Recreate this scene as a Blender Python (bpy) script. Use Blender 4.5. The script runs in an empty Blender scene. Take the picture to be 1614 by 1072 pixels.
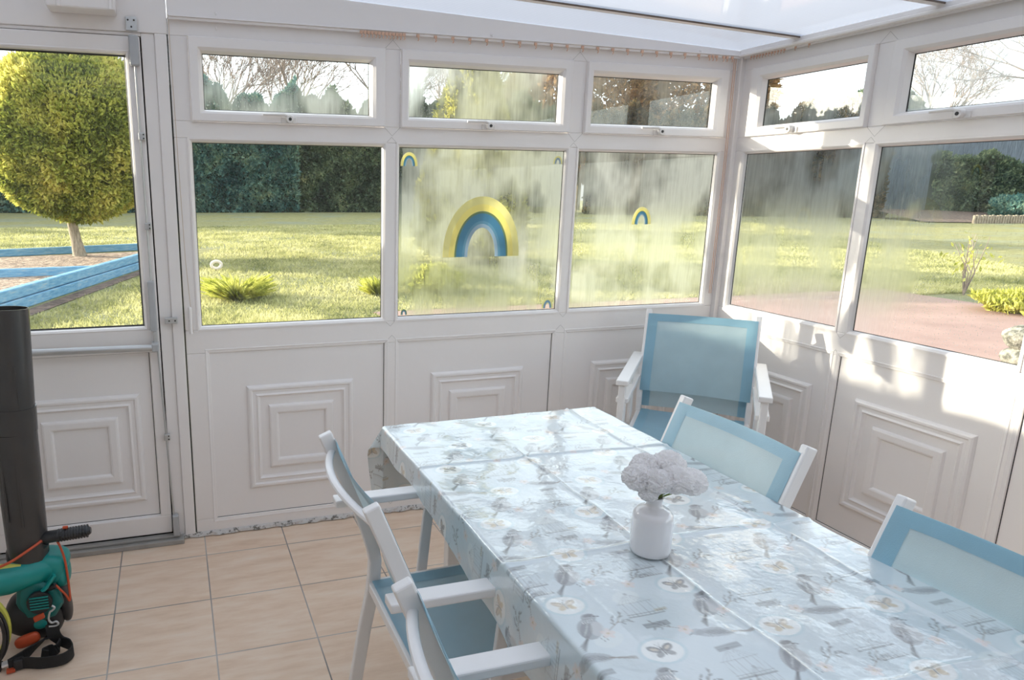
import bpy, bmesh, math, random
import numpy as np
from mathutils import Vector, Matrix
S = bpy.context.scene
COL = S.collection
R = math.radians
random.seed(7)
rng = np.random.default_rng(11)

# ------------------------------------------------------------------ camera, sky, sun, exposure
cam_d = bpy.data.cameras.new('camera')
cam = bpy.data.objects.new('camera', cam_d)
COL.objects.link(cam)
S.camera = cam
yaw, pitch, roll = R(16.7501), R(13.0463), R(0.3825)
fwd = Vector((math.sin(yaw) * math.cos(pitch), math.cos(yaw) * math.cos(pitch), -math.sin(pitch)))
rt = Vector((math.cos(yaw), -math.sin(yaw), 0))
up = rt.cross(fwd)
rt2 = rt * math.cos(roll) + up * math.sin(roll)
up2 = -rt * math.sin(roll) + up * math.cos(roll)
m = Matrix((rt2, up2, -fwd)).transposed().to_4x4()
m.translation = Vector((-2.6742, -2.9826, 1.5103))
cam.matrix_world = m
cam_d.sensor_width = 36
cam_d.lens = 1115.43 / 1614 * 36
cam_d.shift_x = 198.1 / 1614
cam_d.shift_y = 16.5 / 1614
cam_d.clip_start = 0.02
cam_d.clip_end = 600

SUN_DIR = Vector((1.52, -1.0, -0.44)).normalized()
w = bpy.data.worlds.new('sky')
S.world = w
w.use_nodes = True
nt = w.node_tree
nt.nodes.clear()
sky = nt.nodes.new('ShaderNodeTexSky')
sky.sky_type = 'NISHITA'
sky.sun_disc = False
sky.sun_elevation = R(16)
sky.sun_rotation = math.atan2(-SUN_DIR.x, -SUN_DIR.y)
sky.air_density = 1.0
sky.dust_density = 2.0
hsv = nt.nodes.new('ShaderNodeHueSaturation')
hsv.inputs['Saturation'].default_value = 0.5
hsv.inputs['Value'].default_value = 1.0
bg = nt.nodes.new('ShaderNodeBackground')
bg.inputs['Strength'].default_value = 0.30
bg2 = nt.nodes.new('ShaderNodeBackground')
bg2.inputs['Color'].default_value = (0.90, 0.93, 1.0, 1)
bg2.inputs['Strength'].default_value = 0.55
add = nt.nodes.new('ShaderNodeAddShader')
wo = nt.nodes.new('ShaderNodeOutputWorld')
nt.links.new(sky.outputs[0], hsv.inputs['Color'])
nt.links.new(hsv.outputs[0], bg.inputs['Color'])
nt.links.new(bg.outputs[0], add.inputs[0])
nt.links.new(bg2.outputs[0], add.inputs[1])
nt.links.new(add.outputs[0], wo.inputs['Surface'])
sd = bpy.data.lights.new('sun', 'SUN')
sd.energy = 7.5
sd.angle = R(0.6)
sd.color = (1.0, 0.90, 0.74)
sun = bpy.data.objects.new('sun', sd)
COL.objects.link(sun)
sun.rotation_euler = SUN_DIR.to_track_quat('-Z', 'Y').to_euler()
sun.location = (-12, 8, 8)
S.view_settings.view_transform = 'Standard'
S.view_settings.look = 'None'
S.view_settings.gamma = 1
S.view_settings.exposure = 0.72
S.view_settings.use_curve_mapping = False
S.cycles.max_bounces = 8
S.cycles.diffuse_bounces = 6
S.cycles.glossy_bounces = 3
S.cycles.transmission_bounces = 5
S.cycles.transparent_max_bounces = 12
S.cycles.sample_clamp_indirect = 6
S.cycles.caustics_reflective = False
S.cycles.caustics_refractive = False
S.cycles.use_adaptive_sampling = True
S.cycles.adaptive_threshold = 0.02
S.cycles.use_denoising = True

# ------------------------------------------------------------------ materials
MATS = {}

class N:
    def __init__(s, name):
        s.m = bpy.data.materials.new(name)
        s.m.use_nodes = True
        s.t = s.m.node_tree
        s.b = s.t.nodes['Principled BSDF']
        s.out = s.t.nodes['Material Output']
    def n(s, t, **k):
        x = s.t.nodes.new(t)
        for a, b in k.items():
            setattr(x, a, b)
        return x
    def l(s, a, b):
        s.t.links.new(a, b)
    def coord(s, scale=(1, 1, 1), kind='Object', rot=(0, 0, 0), loc=(0, 0, 0)):
        tc = s.n('ShaderNodeTexCoord')
        mp = s.n('ShaderNodeMapping')
        mp.inputs['Scale'].default_value = scale
        mp.inputs['Rotation'].default_value = rot
        mp.inputs['Location'].default_value = loc
        if kind == 'World':
            g = s.n('ShaderNodeNewGeometry')
            s.l(g.outputs['Position'], mp.inputs[0])
        else:
            s.l(tc.outputs[kind], mp.inputs[0])
        return mp.outputs[0]
    def noise(s, vec, scale, detail=3, rough=.55):
        x = s.n('ShaderNodeTexNoise')
        x.inputs['Scale'].default_value = scale
        x.inputs['Detail'].default_value = detail
        x.inputs['Roughness'].default_value = rough
        s.l(vec, x.inputs['Vector'])
        return x.outputs['Fac']
    def ramp(s, fac, stops, const=False):
        x = s.n('ShaderNodeValToRGB')
        e = x.color_ramp.elements
        while len(e) < len(stops):
            e.new(.5)
        for i, (p, c) in enumerate(stops):
            e[i].position = p
            e[i].color = (*c, 1) if len(c) == 3 else c
        if const:
            x.color_ramp.interpolation = 'CONSTANT'
        s.l(fac, x.inputs[0])
        return x.outputs[0]
    def math(s, op, a, b=None):
        x = s.n('ShaderNodeMath', operation=op)
        for i, v in enumerate((a, b)):
            if v is None:
                continue
            if isinstance(v, (int, float)):
                x.inputs[i].default_value = v
            else:
                s.l(v, x.inputs[i])
        return x.outputs[0]
    def mix(s, f, a, b):
        x = s.n('ShaderNodeMix', data_type='RGBA')
        for i, v in ((0, f), (6, a), (7, b)):
            if isinstance(v, (int, float)):
                x.inputs[i].default_value = v
            elif isinstance(v, tuple):
                x.inputs[i].default_value = (*v, 1)
            else:
                s.l(v, x.inputs[i])
        return x.outputs[2]
    def bump(s, h, strength, dist=.01):
        x = s.n('ShaderNodeBump')
        x.inputs['Strength'].default_value = strength
        x.inputs['Distance'].default_value = dist
        s.l(h, x.inputs['Height'])
        s.l(x.outputs[0], s.b.inputs['Normal'])
        return x.outputs[0]

def plain(name, col, rough=.5, metal=0.0, var=0.05, nscale=8, bump=0.0, bscale=60, spec=None, coat=0, coord='Object'):
    if name in MATS:
        return MATS[name]
    k = N(name)
    v = k.coord(kind=coord)
    f = k.noise(v, nscale, 4)
    c = k.mix(f, tuple(x * (1 - var) for x in col), tuple(min(1, x * (1 + var)) for x in col))
    k.l(c, k.b.inputs['Base Color'])
    k.b.inputs['Roughness'].default_value = rough
    k.b.inputs['Metallic'].default_value = metal
    if spec is not None:
        k.b.inputs['Specular IOR Level'].default_value = spec
    if coat:
        k.b.inputs['Coat Weight'].default_value = coat
        k.b.inputs['Coat Roughness'].default_value = .08
    if bump:
        k.bump(k.noise(v, bscale, 2), bump, .002)
    MATS[name] = k.m
    return k.m

WHITE = plain('upvc_white', (.84, .805, .785), .32, var=.03, nscale=3, bump=.15, bscale=35)
PANEL = plain('upvc_panel', (.84, .81, .795), .38, var=.03, nscale=2, bump=.2, bscale=25)
GASKET = plain('rubber_gasket', (.035, .035, .033), .6)
METAL = plain('satin_metal', (.55, .56, .56), .35, metal=.6, var=.08)
GREYPLASTIC = plain('silver_grey_plastic', (.42, .43, .44), .4, var=.05)
CREAM = plain('painted_plaster', (.72, .68, .64), .7, var=.04)
CHAIRWHITE = plain('powder_coated_white', (.80, .79, .785), .33, var=.03, nscale=14)
BLACKP = plain('black_plastic', (.022, .022, .024), .42, var=.3, nscale=20)
TUBEM = plain('tube_black_plastic', (.050, .048, .047), .27, var=.2, nscale=9)
TEAL = plain('teal_plastic', (.008, .27, .25), .35, var=.12, nscale=7)
ORANGE = plain('orange_plastic', (.55, .085, .03), .4, var=.1)
STRAP = plain('black_webbing', (.014, .014, .015), .75, var=.4, nscale=60, bump=.6, bscale=500)
CERAMIC = plain('white_glazed_ceramic', (.74, .72, .73), .14, var=.02, coat=.5)
PEACH = plain('aged_ivory_plastic', (.66, .42, .30), .5, var=.05)
CORDM = plain('ivory_cord', (.62, .52, .42), .7, var=.1)
SILLM = plain('grey_aluminium_sill', (.36, .35, .33), .45, metal=.2, var=.25, nscale=12)

def mat_sealant():
    k = N('grimy_sealant')
    v = k.coord(kind='World')
    f = k.noise(v, 38, 5, .7)
    k.l(k.ramp(f, [(.40, (.60, .58, .56)), (.52, (.62, .60, .58)), (.60, (.16, .15, .13))]), k.b.inputs['Base Color'])
    k.b.inputs['Roughness'].default_value = .8
    k.bump(f, .6, .01)
    return k.m

def mat_tiles():
    k = N('beige_floor_tile')
    g = k.n('ShaderNodeNewGeometry')
    sx = k.n('ShaderNodeSeparateXYZ')
    k.l(g.outputs['Position'], sx.inputs[0])
    P = .3388
    def frac(o, off):
        a = k.math('ADD', o, off)
        b = k.math('DIVIDE', a, P)
        fr = k.math('FRACT', b)
        c = k.math('SUBTRACT', fr, .5)
        c = k.math('ABSOLUTE', c)
        return k.math('MULTIPLY', k.math('SUBTRACT', .5, c), P), k.math('FLOOR', b)
    dx, ix = frac(sx.outputs[0], 2.9525 + 10 * P)
    dy, iy = frac(sx.outputs[1], .1858 + 20 * P)
    d = k.math('MINIMUM', dx, dy)
    cell = k.n('ShaderNodeCombineXYZ')
    k.l(ix, cell.inputs[0]); k.l(iy, cell.inputs[1])
    wn = k.n('ShaderNodeTexWhiteNoise')
    k.l(cell.outputs[0], wn.inputs['Vector'])
    # streaky veins running along x, shifted tile by tile
    vm = k.n('ShaderNodeVectorMath', operation='ADD')
    k.l(g.outputs['Position'], vm.inputs[0])
    sc = k.n('ShaderNodeVectorMath', operation='SCALE')
    k.l(wn.outputs['Color'], sc.inputs[0]); sc.inputs['Scale'].default_value = 5.0
    k.l(sc.outputs[0], vm.inputs[1])
    mp = k.n('ShaderNodeMapping'); mp.inputs['Scale'].default_value = (5, 22, 1)
    k.l(vm.outputs[0], mp.inputs[0])
    f1 = k.noise(mp.outputs[0], 1.0, 6, .62)
    col = k.ramp(f1, [(.25, (.64, .45, .31)), (.45, (.76, .57, .42)), (.6, (.82, .66, .52)), (.8, (.85, .75, .64))])
    mp2 = k.n('ShaderNodeMapping'); mp2.inputs['Scale'].default_value = (3, 5, 1)
    k.l(vm.outputs[0], mp2.inputs[0])
    f2 = k.noise(mp2.outputs[0], 1.6, 3)
    col = k.mix(k.math('MULTIPLY', f2, .5), col, (.76, .60, .47))
    gr = k.ramp(k.noise(g.outputs['Position'], 1.4, 2), [(.4, (.17, .16, .15)), (.6, (.48, .44, .41))])
    mask = k.math('LESS_THAN', d, .0023)
    col = k.mix(mask, col, gr)
    k.l(col, k.b.inputs['Base Color'])
    k.b.inputs['Roughness'].default_value = .42
    h = k.math('MINIMUM', k.math('DIVIDE', d, .005), 1.0)
    k.bump(h, .5, .002)
    return k.m

def mat_glass(name, mist=0.0, lo=0.0, hi=0.0, band=None, drops=0.0, ior=1.65, side=None, gain=1.0):
    """clear double glazing; where mist>0 condensation lies on it in vertical runs.
       band=(z0,z1): mist grows from z1 down to z0. side=(axis, a0, a1): grows from a0 to a1."""
    k = N(name)
    T = k.n('ShaderNodeBsdfTransparent'); T.inputs[0].default_value = (.94, .96, .95, 1)
    G = k.n('ShaderNodeBsdfGlossy'); G.inputs['Roughness'].default_value = .015
    G.inputs[0].default_value = (.95, .97, .97, 1)
    g = k.n('ShaderNodeNewGeometry')
    fr = k.n('ShaderNodeFresnel'); fr.inputs[0].default_value = ior
    front = k.math('SUBTRACT', 1.0, g.outputs['Backfacing'])
    fac = k.math('MULTIPLY', fr.outputs[0], front)
    base = T.outputs[0]
    if mist > 0:
        mp = k.n('ShaderNodeMapping'); mp.inputs['Scale'].default_value = (75, 75, 5.0)
        k.l(g.outputs['Position'], mp.inputs[0])
        st = k.noise(mp.outputs[0], 1.0, 4, .7)
        mpb = k.n('ShaderNodeMapping'); mpb.inputs['Scale'].default_value = (4.5, 4.5, 3.0)
        k.l(g.outputs['Position'], mpb.inputs[0])
        cl = k.noise(mpb.outputs[0], 1.0, 3, .5)
        s1 = k.math('MULTIPLY', k.math('SUBTRACT', st, .5), .75)
        s2 = k.math('MULTIPLY', k.ramp(cl, [(.34, (.12, .12, .12)), (.56, (1, 1, 1))]), .95)
        f = k.math('MAXIMUM', k.math('MULTIPLY', k.math('ADD', s1, s2), mist), 0.0)
        sx = k.n('ShaderNodeSeparateXYZ'); k.l(g.outputs['Position'], sx.inputs[0])
        if band:
            mr = k.n('ShaderNodeMapRange'); mr.inputs[1].default_value = band[1]; mr.inputs[2].default_value = band[0]
            mr.interpolation_type = 'SMOOTHSTEP'
            k.l(sx.outputs[2], mr.inputs[0])
            f = k.math('MULTIPLY', f, mr.outputs[0])
        if side:
            mr = k.n('ShaderNodeMapRange'); mr.inputs[1].default_value = side[1]; mr.inputs[2].default_value = side[2]
            mr.interpolation_type = 'SMOOTHSTEP'
            k.l(sx.outputs[side[0]], mr.inputs[0])
            f = k.math('MULTIPLY', f, mr.outputs[0])
        if drops:
            vo = k.n('ShaderNodeTexVoronoi'); vo.inputs['Scale'].default_value = 1
            mpd = k.n('ShaderNodeMapping'); mpd.inputs['Scale'].default_value = (150, 150, 60)
            k.l(g.outputs['Position'], mpd.inputs[0]); k.l(mpd.outputs[0], vo.inputs['Vector'])
            dd = k.math('LESS_THAN', vo.outputs['Distance'], .22)
            mr = k.n('ShaderNodeMapRange'); mr.inputs[1].default_value = hi; mr.inputs[2].default_value = lo
            k.l(sx.outputs[2], mr.inputs[0])
            dd = k.math('MULTIPLY', k.math('MULTIPLY', dd, mr.outputs[0]), drops)
            f = k.math('MAXIMUM', f, dd)
        f = k.math('MINIMUM', k.math('MULTIPLY', f, front), .92)
        tr = k.n('ShaderNodeBsdfTranslucent'); tr.inputs[0].default_value = (.72, .78, .76, 1)
        rf = k.n('ShaderNodeBsdfRefraction'); rf.inputs['Roughness'].default_value = .50
        rf.inputs['IOR'].default_value = 1.11; rf.inputs[0].default_value = (.93, .96, .95, 1)
        mm = k.n('ShaderNodeMixShader'); mm.inputs[0].default_value = .80
        k.l(tr.outputs[0], mm.inputs[1]); k.l(rf.outputs[0], mm.inputs[2])
        m2 = k.n('ShaderNodeMixShader')
        k.l(f, m2.inputs[0]); k.l(T.outputs[0], m2.inputs[1]); k.l(mm.outputs[0], m2.inputs[2])
        base = m2.outputs[0]
    mx = k.n('ShaderNodeMixShader')
    k.l(fac, mx.inputs[0]); k.l(base, mx.inputs[1]); k.l(G.outputs[0], mx.inputs[2])
    k.l(mx.outputs[0], k.out.inputs['Surface'])
    return k.m

def mat_poly():
    k = N('multiwall_polycarbonate')
    v = k.coord(kind='World')
    wv = k.n('ShaderNodeTexWave', bands_direction='Y'); wv.inputs['Scale'].default_value = 26
    k.l(v, wv.inputs[0])
    ns = k.noise(v, 2.5, 3)
    c = k.mix(wv.outputs['Fac'], (.50, .54, .62), (.60, .63, .70))
    c = k.mix(k.math('MULTIPLY', ns, .35), c, (.48, .52, .62))
    d = k.n('ShaderNodeBsdfDiffuse'); t = k.n('ShaderNodeBsdfTranslucent'); g = k.n('ShaderNodeBsdfGlossy')
    g.inputs['Roughness'].default_value = .09
    k.l(c, d.inputs[0]); k.l(c, t.inputs[0])
    a = k.n('ShaderNodeMixShader'); a.inputs[0].default_value = .55
    k.l(d.outputs[0], a.inputs[1]); k.l(t.outputs[0], a.inputs[2])
    fr = k.n('ShaderNodeFresnel'); fr.inputs[0].default_value = 1.45
    ge = k.n('ShaderNodeNewGeometry')
    f = k.math('MULTIPLY', fr.outputs[0], k.math('SUBTRACT', 1.0, ge.outputs['Backfacing']))
    b = k.n('ShaderNodeMixShader')
    k.l(f, b.inputs[0]); k.l(a.outputs[0], b.inputs[1]); k.l(g.outputs[0], b.inputs[2])
    k.l(b.outputs[0], k.out.inputs['Surface'])
    return k.m

def mat_sling(name, col, transp=.10, transl=.38):
    k = N(name)
    v = k.coord()
    f = k.noise(v, 9, 3)
    c = k.mix(f, tuple(x * .9 for x in col), tuple(min(1, x * 1.1) for x in col))
    d = k.n('ShaderNodeBsdfDiffuse'); t = k.n('ShaderNodeBsdfTranslucent'); T = k.n('ShaderNodeBsdfTransparent')
    g = k.n('ShaderNodeBsdfGlossy'); g.inputs['Roughness'].default_value = .38; g.inputs[0].default_value = (.8, .85, .9, 1)
    k.l(c, d.inputs[0]); k.l(c, t.inputs[0])
    wv = k.n('ShaderNodeTexVoronoi'); wv.inputs['Scale'].default_value = 420
    k.l(v, wv.inputs['Vector'])
    bp = k.n('ShaderNodeBump'); bp.inputs['Strength'].default_value = .25; bp.inputs['Distance'].default_value = .001
    k.l(wv.outputs['Distance'], bp.inputs['Height'])
    for x in (d, g):
        k.l(bp.outputs[0], x.inputs['Normal'])
    a = k.n('ShaderNodeMixShader'); a.inputs[0].default_value = transl
    k.l(d.outputs[0], a.inputs[1]); k.l(t.outputs[0], a.inputs[2])
    b = k.n('ShaderNodeMixShader'); b.inputs[0].default_value = transp
    k.l(a.outputs[0], b.inputs[1]); k.l(T.outputs[0], b.inputs[2])
    fr = k.n('ShaderNodeLayerWeight'); fr.inputs[0].default_value = .35
    e = k.n('ShaderNodeMixShader')
    k.l(k.math('ADD', k.math('MULTIPLY', fr.outputs['Facing'], .22), .04), e.inputs[0])
    k.l(b.outputs[0], e.inputs[1]); k.l(g.outputs[0], e.inputs[2])
    k.l(e.outputs[0], k.out.inputs['Surface'])
    return k.m

def mat_foliage(name, stops, scale=2.0, transl=.35, rough=.6, fine=18):
    k = N(name)
    v = k.coord(kind='World')
    a = k.noise(v, scale, 3, .6)
    b = k.noise(v, fine, 2, .6)
    f = k.math('ADD', k.math('MULTIPLY', a, .55), k.math('MULTIPLY', b, .45))
    c = k.ramp(f, stops)
    d = k.n('ShaderNodeBsdfDiffuse'); t = k.n('ShaderNodeBsdfTranslucent')
    k.l(c, d.inputs[0]); k.l(c, t.inputs[0])
    s = k.n('ShaderNodeMixShader'); s.inputs[0].default_value = transl
    k.l(d.outputs[0], s.inputs[1]); k.l(t.outputs[0], s.inputs[2])
    k.l(s.outputs[0], k.out.inputs['Surface'])
    return k.m

def mat_lawn():
    k = N('lawn_grass')
    v = k.coord(kind='World')
    a = k.noise(v, .35, 4, .6)
    b = k.noise(v, 16, 4, .8)
    c = k.noise(v, 3.0, 5, .75)
    f = k.math('ADD', k.math('MULTIPLY', b, .5), k.math('MULTIPLY', c, .5))
    col = k.ramp(f, [(.30, (.14, .16, .03)), (.43, (.33, .32, .11)), (.55, (.51, .48, .20)), (.68, (.66, .60, .32))])
    col = k.mix(k.math('MULTIPLY', k.ramp(a, [(.48, (0, 0, 0)), (.66, (1, 1, 1))]), .55), col, (.34, .40, .32))
    vo = k.n('ShaderNodeTexVoronoi'); vo.inputs['Scale'].default_value = 3.2
    k.l(v, vo.inputs['Vector'])
    fl = k.math('LESS_THAN', vo.outputs['Distance'], .085)
    col = k.mix(k.math('MULTIPLY', fl, .8), col, (.50, .30, .18))
    k.l(col, k.b.inputs['Base Color'])
    k.b.inputs['Roughness'].default_value = .85
    k.bump(k.noise(v, 22, 4, .8), 1.0, .12)
    return k.m

def mat_ramp(name, scale, stops, rough=.8, bump=.3, dist=.02, vscale=(1, 1, 1), detail=4):
    k = N(name)
    v = k.coord(kind='World', scale=vscale)
    f = k.noise(v, scale, detail, .65)
    k.l(k.ramp(f, stops), k.b.inputs['Base Color'])
    k.b.inputs['Roughness'].default_value = rough
    k.bump(f, bump, dist)
    return k.m

TILES = mat_tiles()
SEAL = mat_sealant()
POLY = mat_poly()
SLING = mat_sling('blue_sling_mesh', (.50, .66, .71))
SEATM = mat_sling('blue_seat_mesh', (.34, .55, .67), .06, .30)
HEM = mat_sling('blue_sling_hem', (.32, .55, .67), .02, .34)
LAWN = mat_lawn()
LAWNBLADE = mat_foliage('lawn_blades', [(.36, (.22, .24, .10)), (.48, (.48, .47, .20)), (.58, (.70, .66, .34)), (.7, (.78, .72, .46))], .8, .4, fine=7)
BLUEWOOD = mat_ramp('blue_painted_timber', 5, [(.3, (.10, .26, .42)), (.55, (.20, .40, .56)), (.75, (.42, .46, .46))], .7, .3, .02, (1, 1, 6))
BARK = mat_ramp('bark_chips', 9, [(.3, (.08, .055, .04)), (.5, (.34, .24, .17)), (.66, (.58, .46, .34))], .9, 1, .06)
TRUNK = mat_ramp('tree_bark', 8, [(.3, (.16, .12, .08)), (.6, (.46, .38, .28))], .9, .6, .03, (3, 3, .6))
TWIG = mat_ramp('bare_twigs', 3, [(.3, (.16, .13, .12)), (.7, (.38, .30, .24))], .9, .1, .01)
PATIO = mat_ramp('terracotta_paving', 1.2, [(.3, (.29, .18, .145)), (.7, (.40, .26, .21))], .75, .15, .01)
STONE = mat_ramp('lichened_stone', 14, [(.40, (.09, .09, .07)), (.6, (.30, .29, .24))], .9, .8, .03)
SOIL = mat_ramp('garden_soil', 6, [(.3, (.07, .05, .04)), (.7, (.26, .18, .13))], .95, 1, .06)
CONIFER = mat_foliage('conifer_foliage', [(.36, (.08, .11, .02)), (.45, (.28, .32, .06)), (.54, (.56, .54, .12)), (.64, (.80, .70, .22))], 1.1, .45)
GOLDEN = mat_foliage('golden_conifer_foliage', [(.34, (.16, .18, .03)), (.5, (.42, .40, .08)), (.65, (.72, .66, .16))], 1.3)
HEDGEM = mat_foliage('hedge_foliage', [(.36, (.04, .06, .05)), (.48, (.11, .16, .10)), (.58, (.26, .32, .18)), (.7, (.50, .46, .24))], .7, .3, fine=8)
LAUREL = mat_foliage('laurel_foliage', [(.36, (.03, .08, .08)), (.48, (.10, .22, .20)), (.58, (.26, .38, .28)), (.68, (.50, .52, .30))], .8, .35, fine=9)
AUTUMN = mat_foliage('autumn_foliage', [(.36, (.10, .06, .03)), (.48, (.32, .20, .08)), (.58, (.56, .32, .14)), (.7, (.66, .50, .24))], .8, .35, fine=5)
SHRUBM = mat_foliage('shrub_foliage', [(.34, (.16, .20, .03)), (.5, (.50, .50, .10)), (.66, (.80, .74, .24))], 5, fine=30)
BEECH = mat_foliage('beech_hedge_foliage', [(.38, (.03, .025, .015)), (.50, (.10, .08, .04)), (.60, (.24, .15, .07)), (.7, (.34, .26, .12))], .8, .25, fine=5)
FENCEM = mat_ramp('weathered_fence', 3, [(.3, (.07, .09, .11)), (.7, (.20, .24, .28))], .85, .3, .02, (8, 8, .5))
BRICK = mat_ramp('brown_brick', 3, [(.3, (.26, .15, .11)), (.7, (.42, .27, .2))], .85, .2, .02)
ROOFM = mat_ramp('grey_slate', 4, [(.3, (.17, .18, .20)), (.7, (.30, .31, .34))], .7, .2, .02)

# ------------------------------------------------------------------ helpers
def tag(o, label=None, cat=None, group=None, kind=None):
    if label: o['label'] = label
    if cat: o['category'] = cat
    if group: o['group'] = group
    if kind: o['kind'] = kind
    return o

def empty(name, loc=(0, 0, 0), rz=0):
    o = bpy.data.objects.new(name, None)
    o.empty_display_size = .05
    COL.objects.link(o)
    o.location = loc
    o.rotation_euler = (0, 0, rz)
    return o

class MB:
    """collects vertices and faces, then links ONE mesh object"""
    def __init__(s):
        s.v, s.f, s.mi = [], [], []
    def add(s, vs, fs, mi=0):
        b = len(s.v)
        s.v += [tuple(map(float, x)) for x in vs]
        s.f += [tuple(b + i for i in f) for f in fs]
        s.mi += [mi] * len(fs)
        return s
    def box(s, a, b, mi=0):
        x0, x1 = sorted((a[0], b[0])); y0, y1 = sorted((a[1], b[1])); z0, z1 = sorted((a[2], b[2]))
        v = [(x0, y0, z0), (x1, y0, z0), (x1, y1, z0), (x0, y1, z0), (x0, y0, z1), (x1, y0, z1), (x1, y1, z1), (x0, y1, z1)]
        return s.add(v, [(0, 3, 2, 1), (4, 5, 6, 7), (0, 1, 5, 4), (1, 2, 6, 5), (2, 3, 7, 6), (3, 0, 4, 7)], mi)
    def obox(s, c, ax, ay, az, mi=0):
        c, ax, ay, az = map(Vector, (c, ax, ay, az))
        v = [c + i * ax + j * ay + k * az for k in (-1, 1) for i, j in ((-1, -1), (1, -1), (1, 1), (-1, 1))]
        return s.add(v, [(0, 3, 2, 1), (4, 5, 6, 7), (0, 1, 5, 4), (1, 2, 6, 5), (2, 3, 7, 6), (3, 0, 4, 7)], mi)
    def loft(s, rings, closed=True, cap=True, mi=0):
        n = len(rings[0]); vs = [p for r_ in rings for p in r_]; fs = []
        for i in range(len(rings) - 1):
            for j in range(n if closed else n - 1):
                k = (j + 1) % n
                fs.append((i * n + j, i * n + k, (i + 1) * n + k, (i + 1) * n + j))
        if cap:
            fs.append(tuple(range(n - 1, -1, -1)))
            fs.append(tuple((len(rings) - 1) * n + j for j in range(n)))
        return s.add(vs, fs, mi)
    def tube(s, pts, r, n=12, mi=0, flat=1.0, cap=True):
        pts = [Vector(p) for p in pts]
        rs = [float(x) for x in (r if isinstance(r, (list, tuple)) else [r] * len(pts))]
        rings = []
        t0 = (pts[1] - pts[0]).normalized()
        ref = Vector((0, 0, 1)) if abs(t0.z) < .9 else Vector((1, 0, 0))
        u_ = t0.cross(ref).normalized()
        for i, p in enumerate(pts):
            t = (pts[min(i + 1, len(pts) - 1)] - pts[max(i - 1, 0)]).normalized()
            u_ = (u_ - t * u_.dot(t)).normalized()
            v_ = t.cross(u_)
            rings.append([p + rs[i] * (math.cos(2 * math.pi * j / n) * u_ + flat * math.sin(2 * math.pi * j / n) * v_) for j in range(n)])
        return s.loft(rings, True, cap, mi)
    def lathe(s, prof, c=(0, 0, 0), n=32, mi=0, axis=None):
        c = Vector(c)
        q = Vector(axis).to_track_quat('Z', 'Y') if axis else None
        rings = []
        for r_, z in prof:
            ring = []
            for j in range(n):
                p = Vector((r_ * math.cos(2 * math.pi * j / n), r_ * math.sin(2 * math.pi * j / n), z))
                if q: p = q @ p
                ring.append(c + p)
            rings.append(ring)
        return s.loft(rings, True, True, mi)
    def build(s, name, mats, parent=None, bevel=0, seg=2, smooth=False, fix=True, subsurf=0, angle=35):
        me = bpy.data.meshes.new(name)
        me.from_pydata(s.v, [], s.f)
        for mt in (mats if isinstance(mats, (list, tuple)) else [mats]):
            me.materials.append(mt)
        if any(s.mi):
            me.polygons.foreach_set('material_index', s.mi)
        if fix:
            bm = bmesh.new(); bm.from_mesh(me)
            bmesh.ops.recalc_face_normals(bm, faces=bm.faces)
            bm.to_mesh(me); bm.free()
        if smooth:
            me.polygons.foreach_set('use_smooth', [True] * len(me.polygons))
            if angle < 180:
                try: me.set_sharp_from_angle(angle=R(angle))
                except Exception: pass
        o = bpy.data.objects.new(name, me)
        COL.objects.link(o)
        if parent is not None: o.parent = parent
        if bevel:
            b = o.modifiers.new('bevel', 'BEVEL'); b.width = bevel; b.segments = seg; b.limit_method = 'ANGLE'; b.angle_limit = R(40)
        if subsurf:
            d = o.modifiers.new('sub', 'SUBSURF'); d.levels = subsurf; d.render_levels = subsurf
        return o

def np_mesh(name, V, F, mat, parent=None, smooth=False):
    """V (n,3), F (m,k) numpy -> one object, fast"""
    me = bpy.data.meshes.new(name)
    m_, k_ = F.shape
    me.vertices.add(len(V)); me.vertices.foreach_set('co', V.astype(np.float32).ravel())
    me.loops.add(m_ * k_); me.loops.foreach_set('vertex_index', F.astype(np.int32).ravel())
    me.polygons.add(m_)
    me.polygons.foreach_set('loop_start', np.arange(0, m_ * k_, k_, dtype=np.int32))
    if smooth: me.polygons.foreach_set('use_smooth', np.ones(m_, dtype=bool))
    me.update(calc_edges=True); me.validate()
    me.materials.append(mat)
    o = bpy.data.objects.new(name, me); COL.objects.link(o)
    if parent is not None: o.parent = parent
    return o

# ------------------------------------------------------------------ window walls
# a wall is addressed as (a, d, z): a along the wall, d towards the room, z up
def MA(a, d, z): return (a, -d, z)          # the back wall, plane y = 0
def MR(a, d, z): return (-d, a, z)          # the right wall, plane x = 0

def wbox(mb, Mf, a0, a1, d0, d1, z0, z1, mi=0):
    mb.box(Mf(a0, d0, z0), Mf(a1, d1, z1), mi)

def rings(mb, Mf, outer, prof, cap=True, mi=0, mis=None):
    """outer = (a0,a1,z0,z1); prof = list of (ia0, ia1, iz0, iz1, d) insets; mitred rings of quads"""
    a0, a1, z0, z1 = outer
    prev = None
    for i, pr in enumerate(prof):
        if len(pr) == 2:
            t, d = pr; ia = ib = ic = id_ = t
        else:
            ia, ib, ic, id_, d = pr
        q = [Mf(a0 + ia, d, z0 + ic), Mf(a1 - ib, d, z0 + ic), Mf(a1 - ib, d, z1 - id_), Mf(a0 + ia, d, z1 - id_)]
        if prev:
            mm = mis[i] if mis else mi
            mb.add(prev + q, [(j, (j + 1) % 4, 4 + (j + 1) % 4, 4 + j) for j in range(4)], mm)
        prev = q
    if cap:
        mb.add(prev, [(0, 1, 2, 3)], mi)

MOULD = [(0, 0), (.006, .009), (.012, .012), (.020, .012), (.026, .006), (.038, .006), (.046, .011), (.052, .003), (.058, 0),
         (.092, 0), (.097, .010), (.103, .012), (.124, .012), (.130, .010), (.136, .001)]

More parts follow.
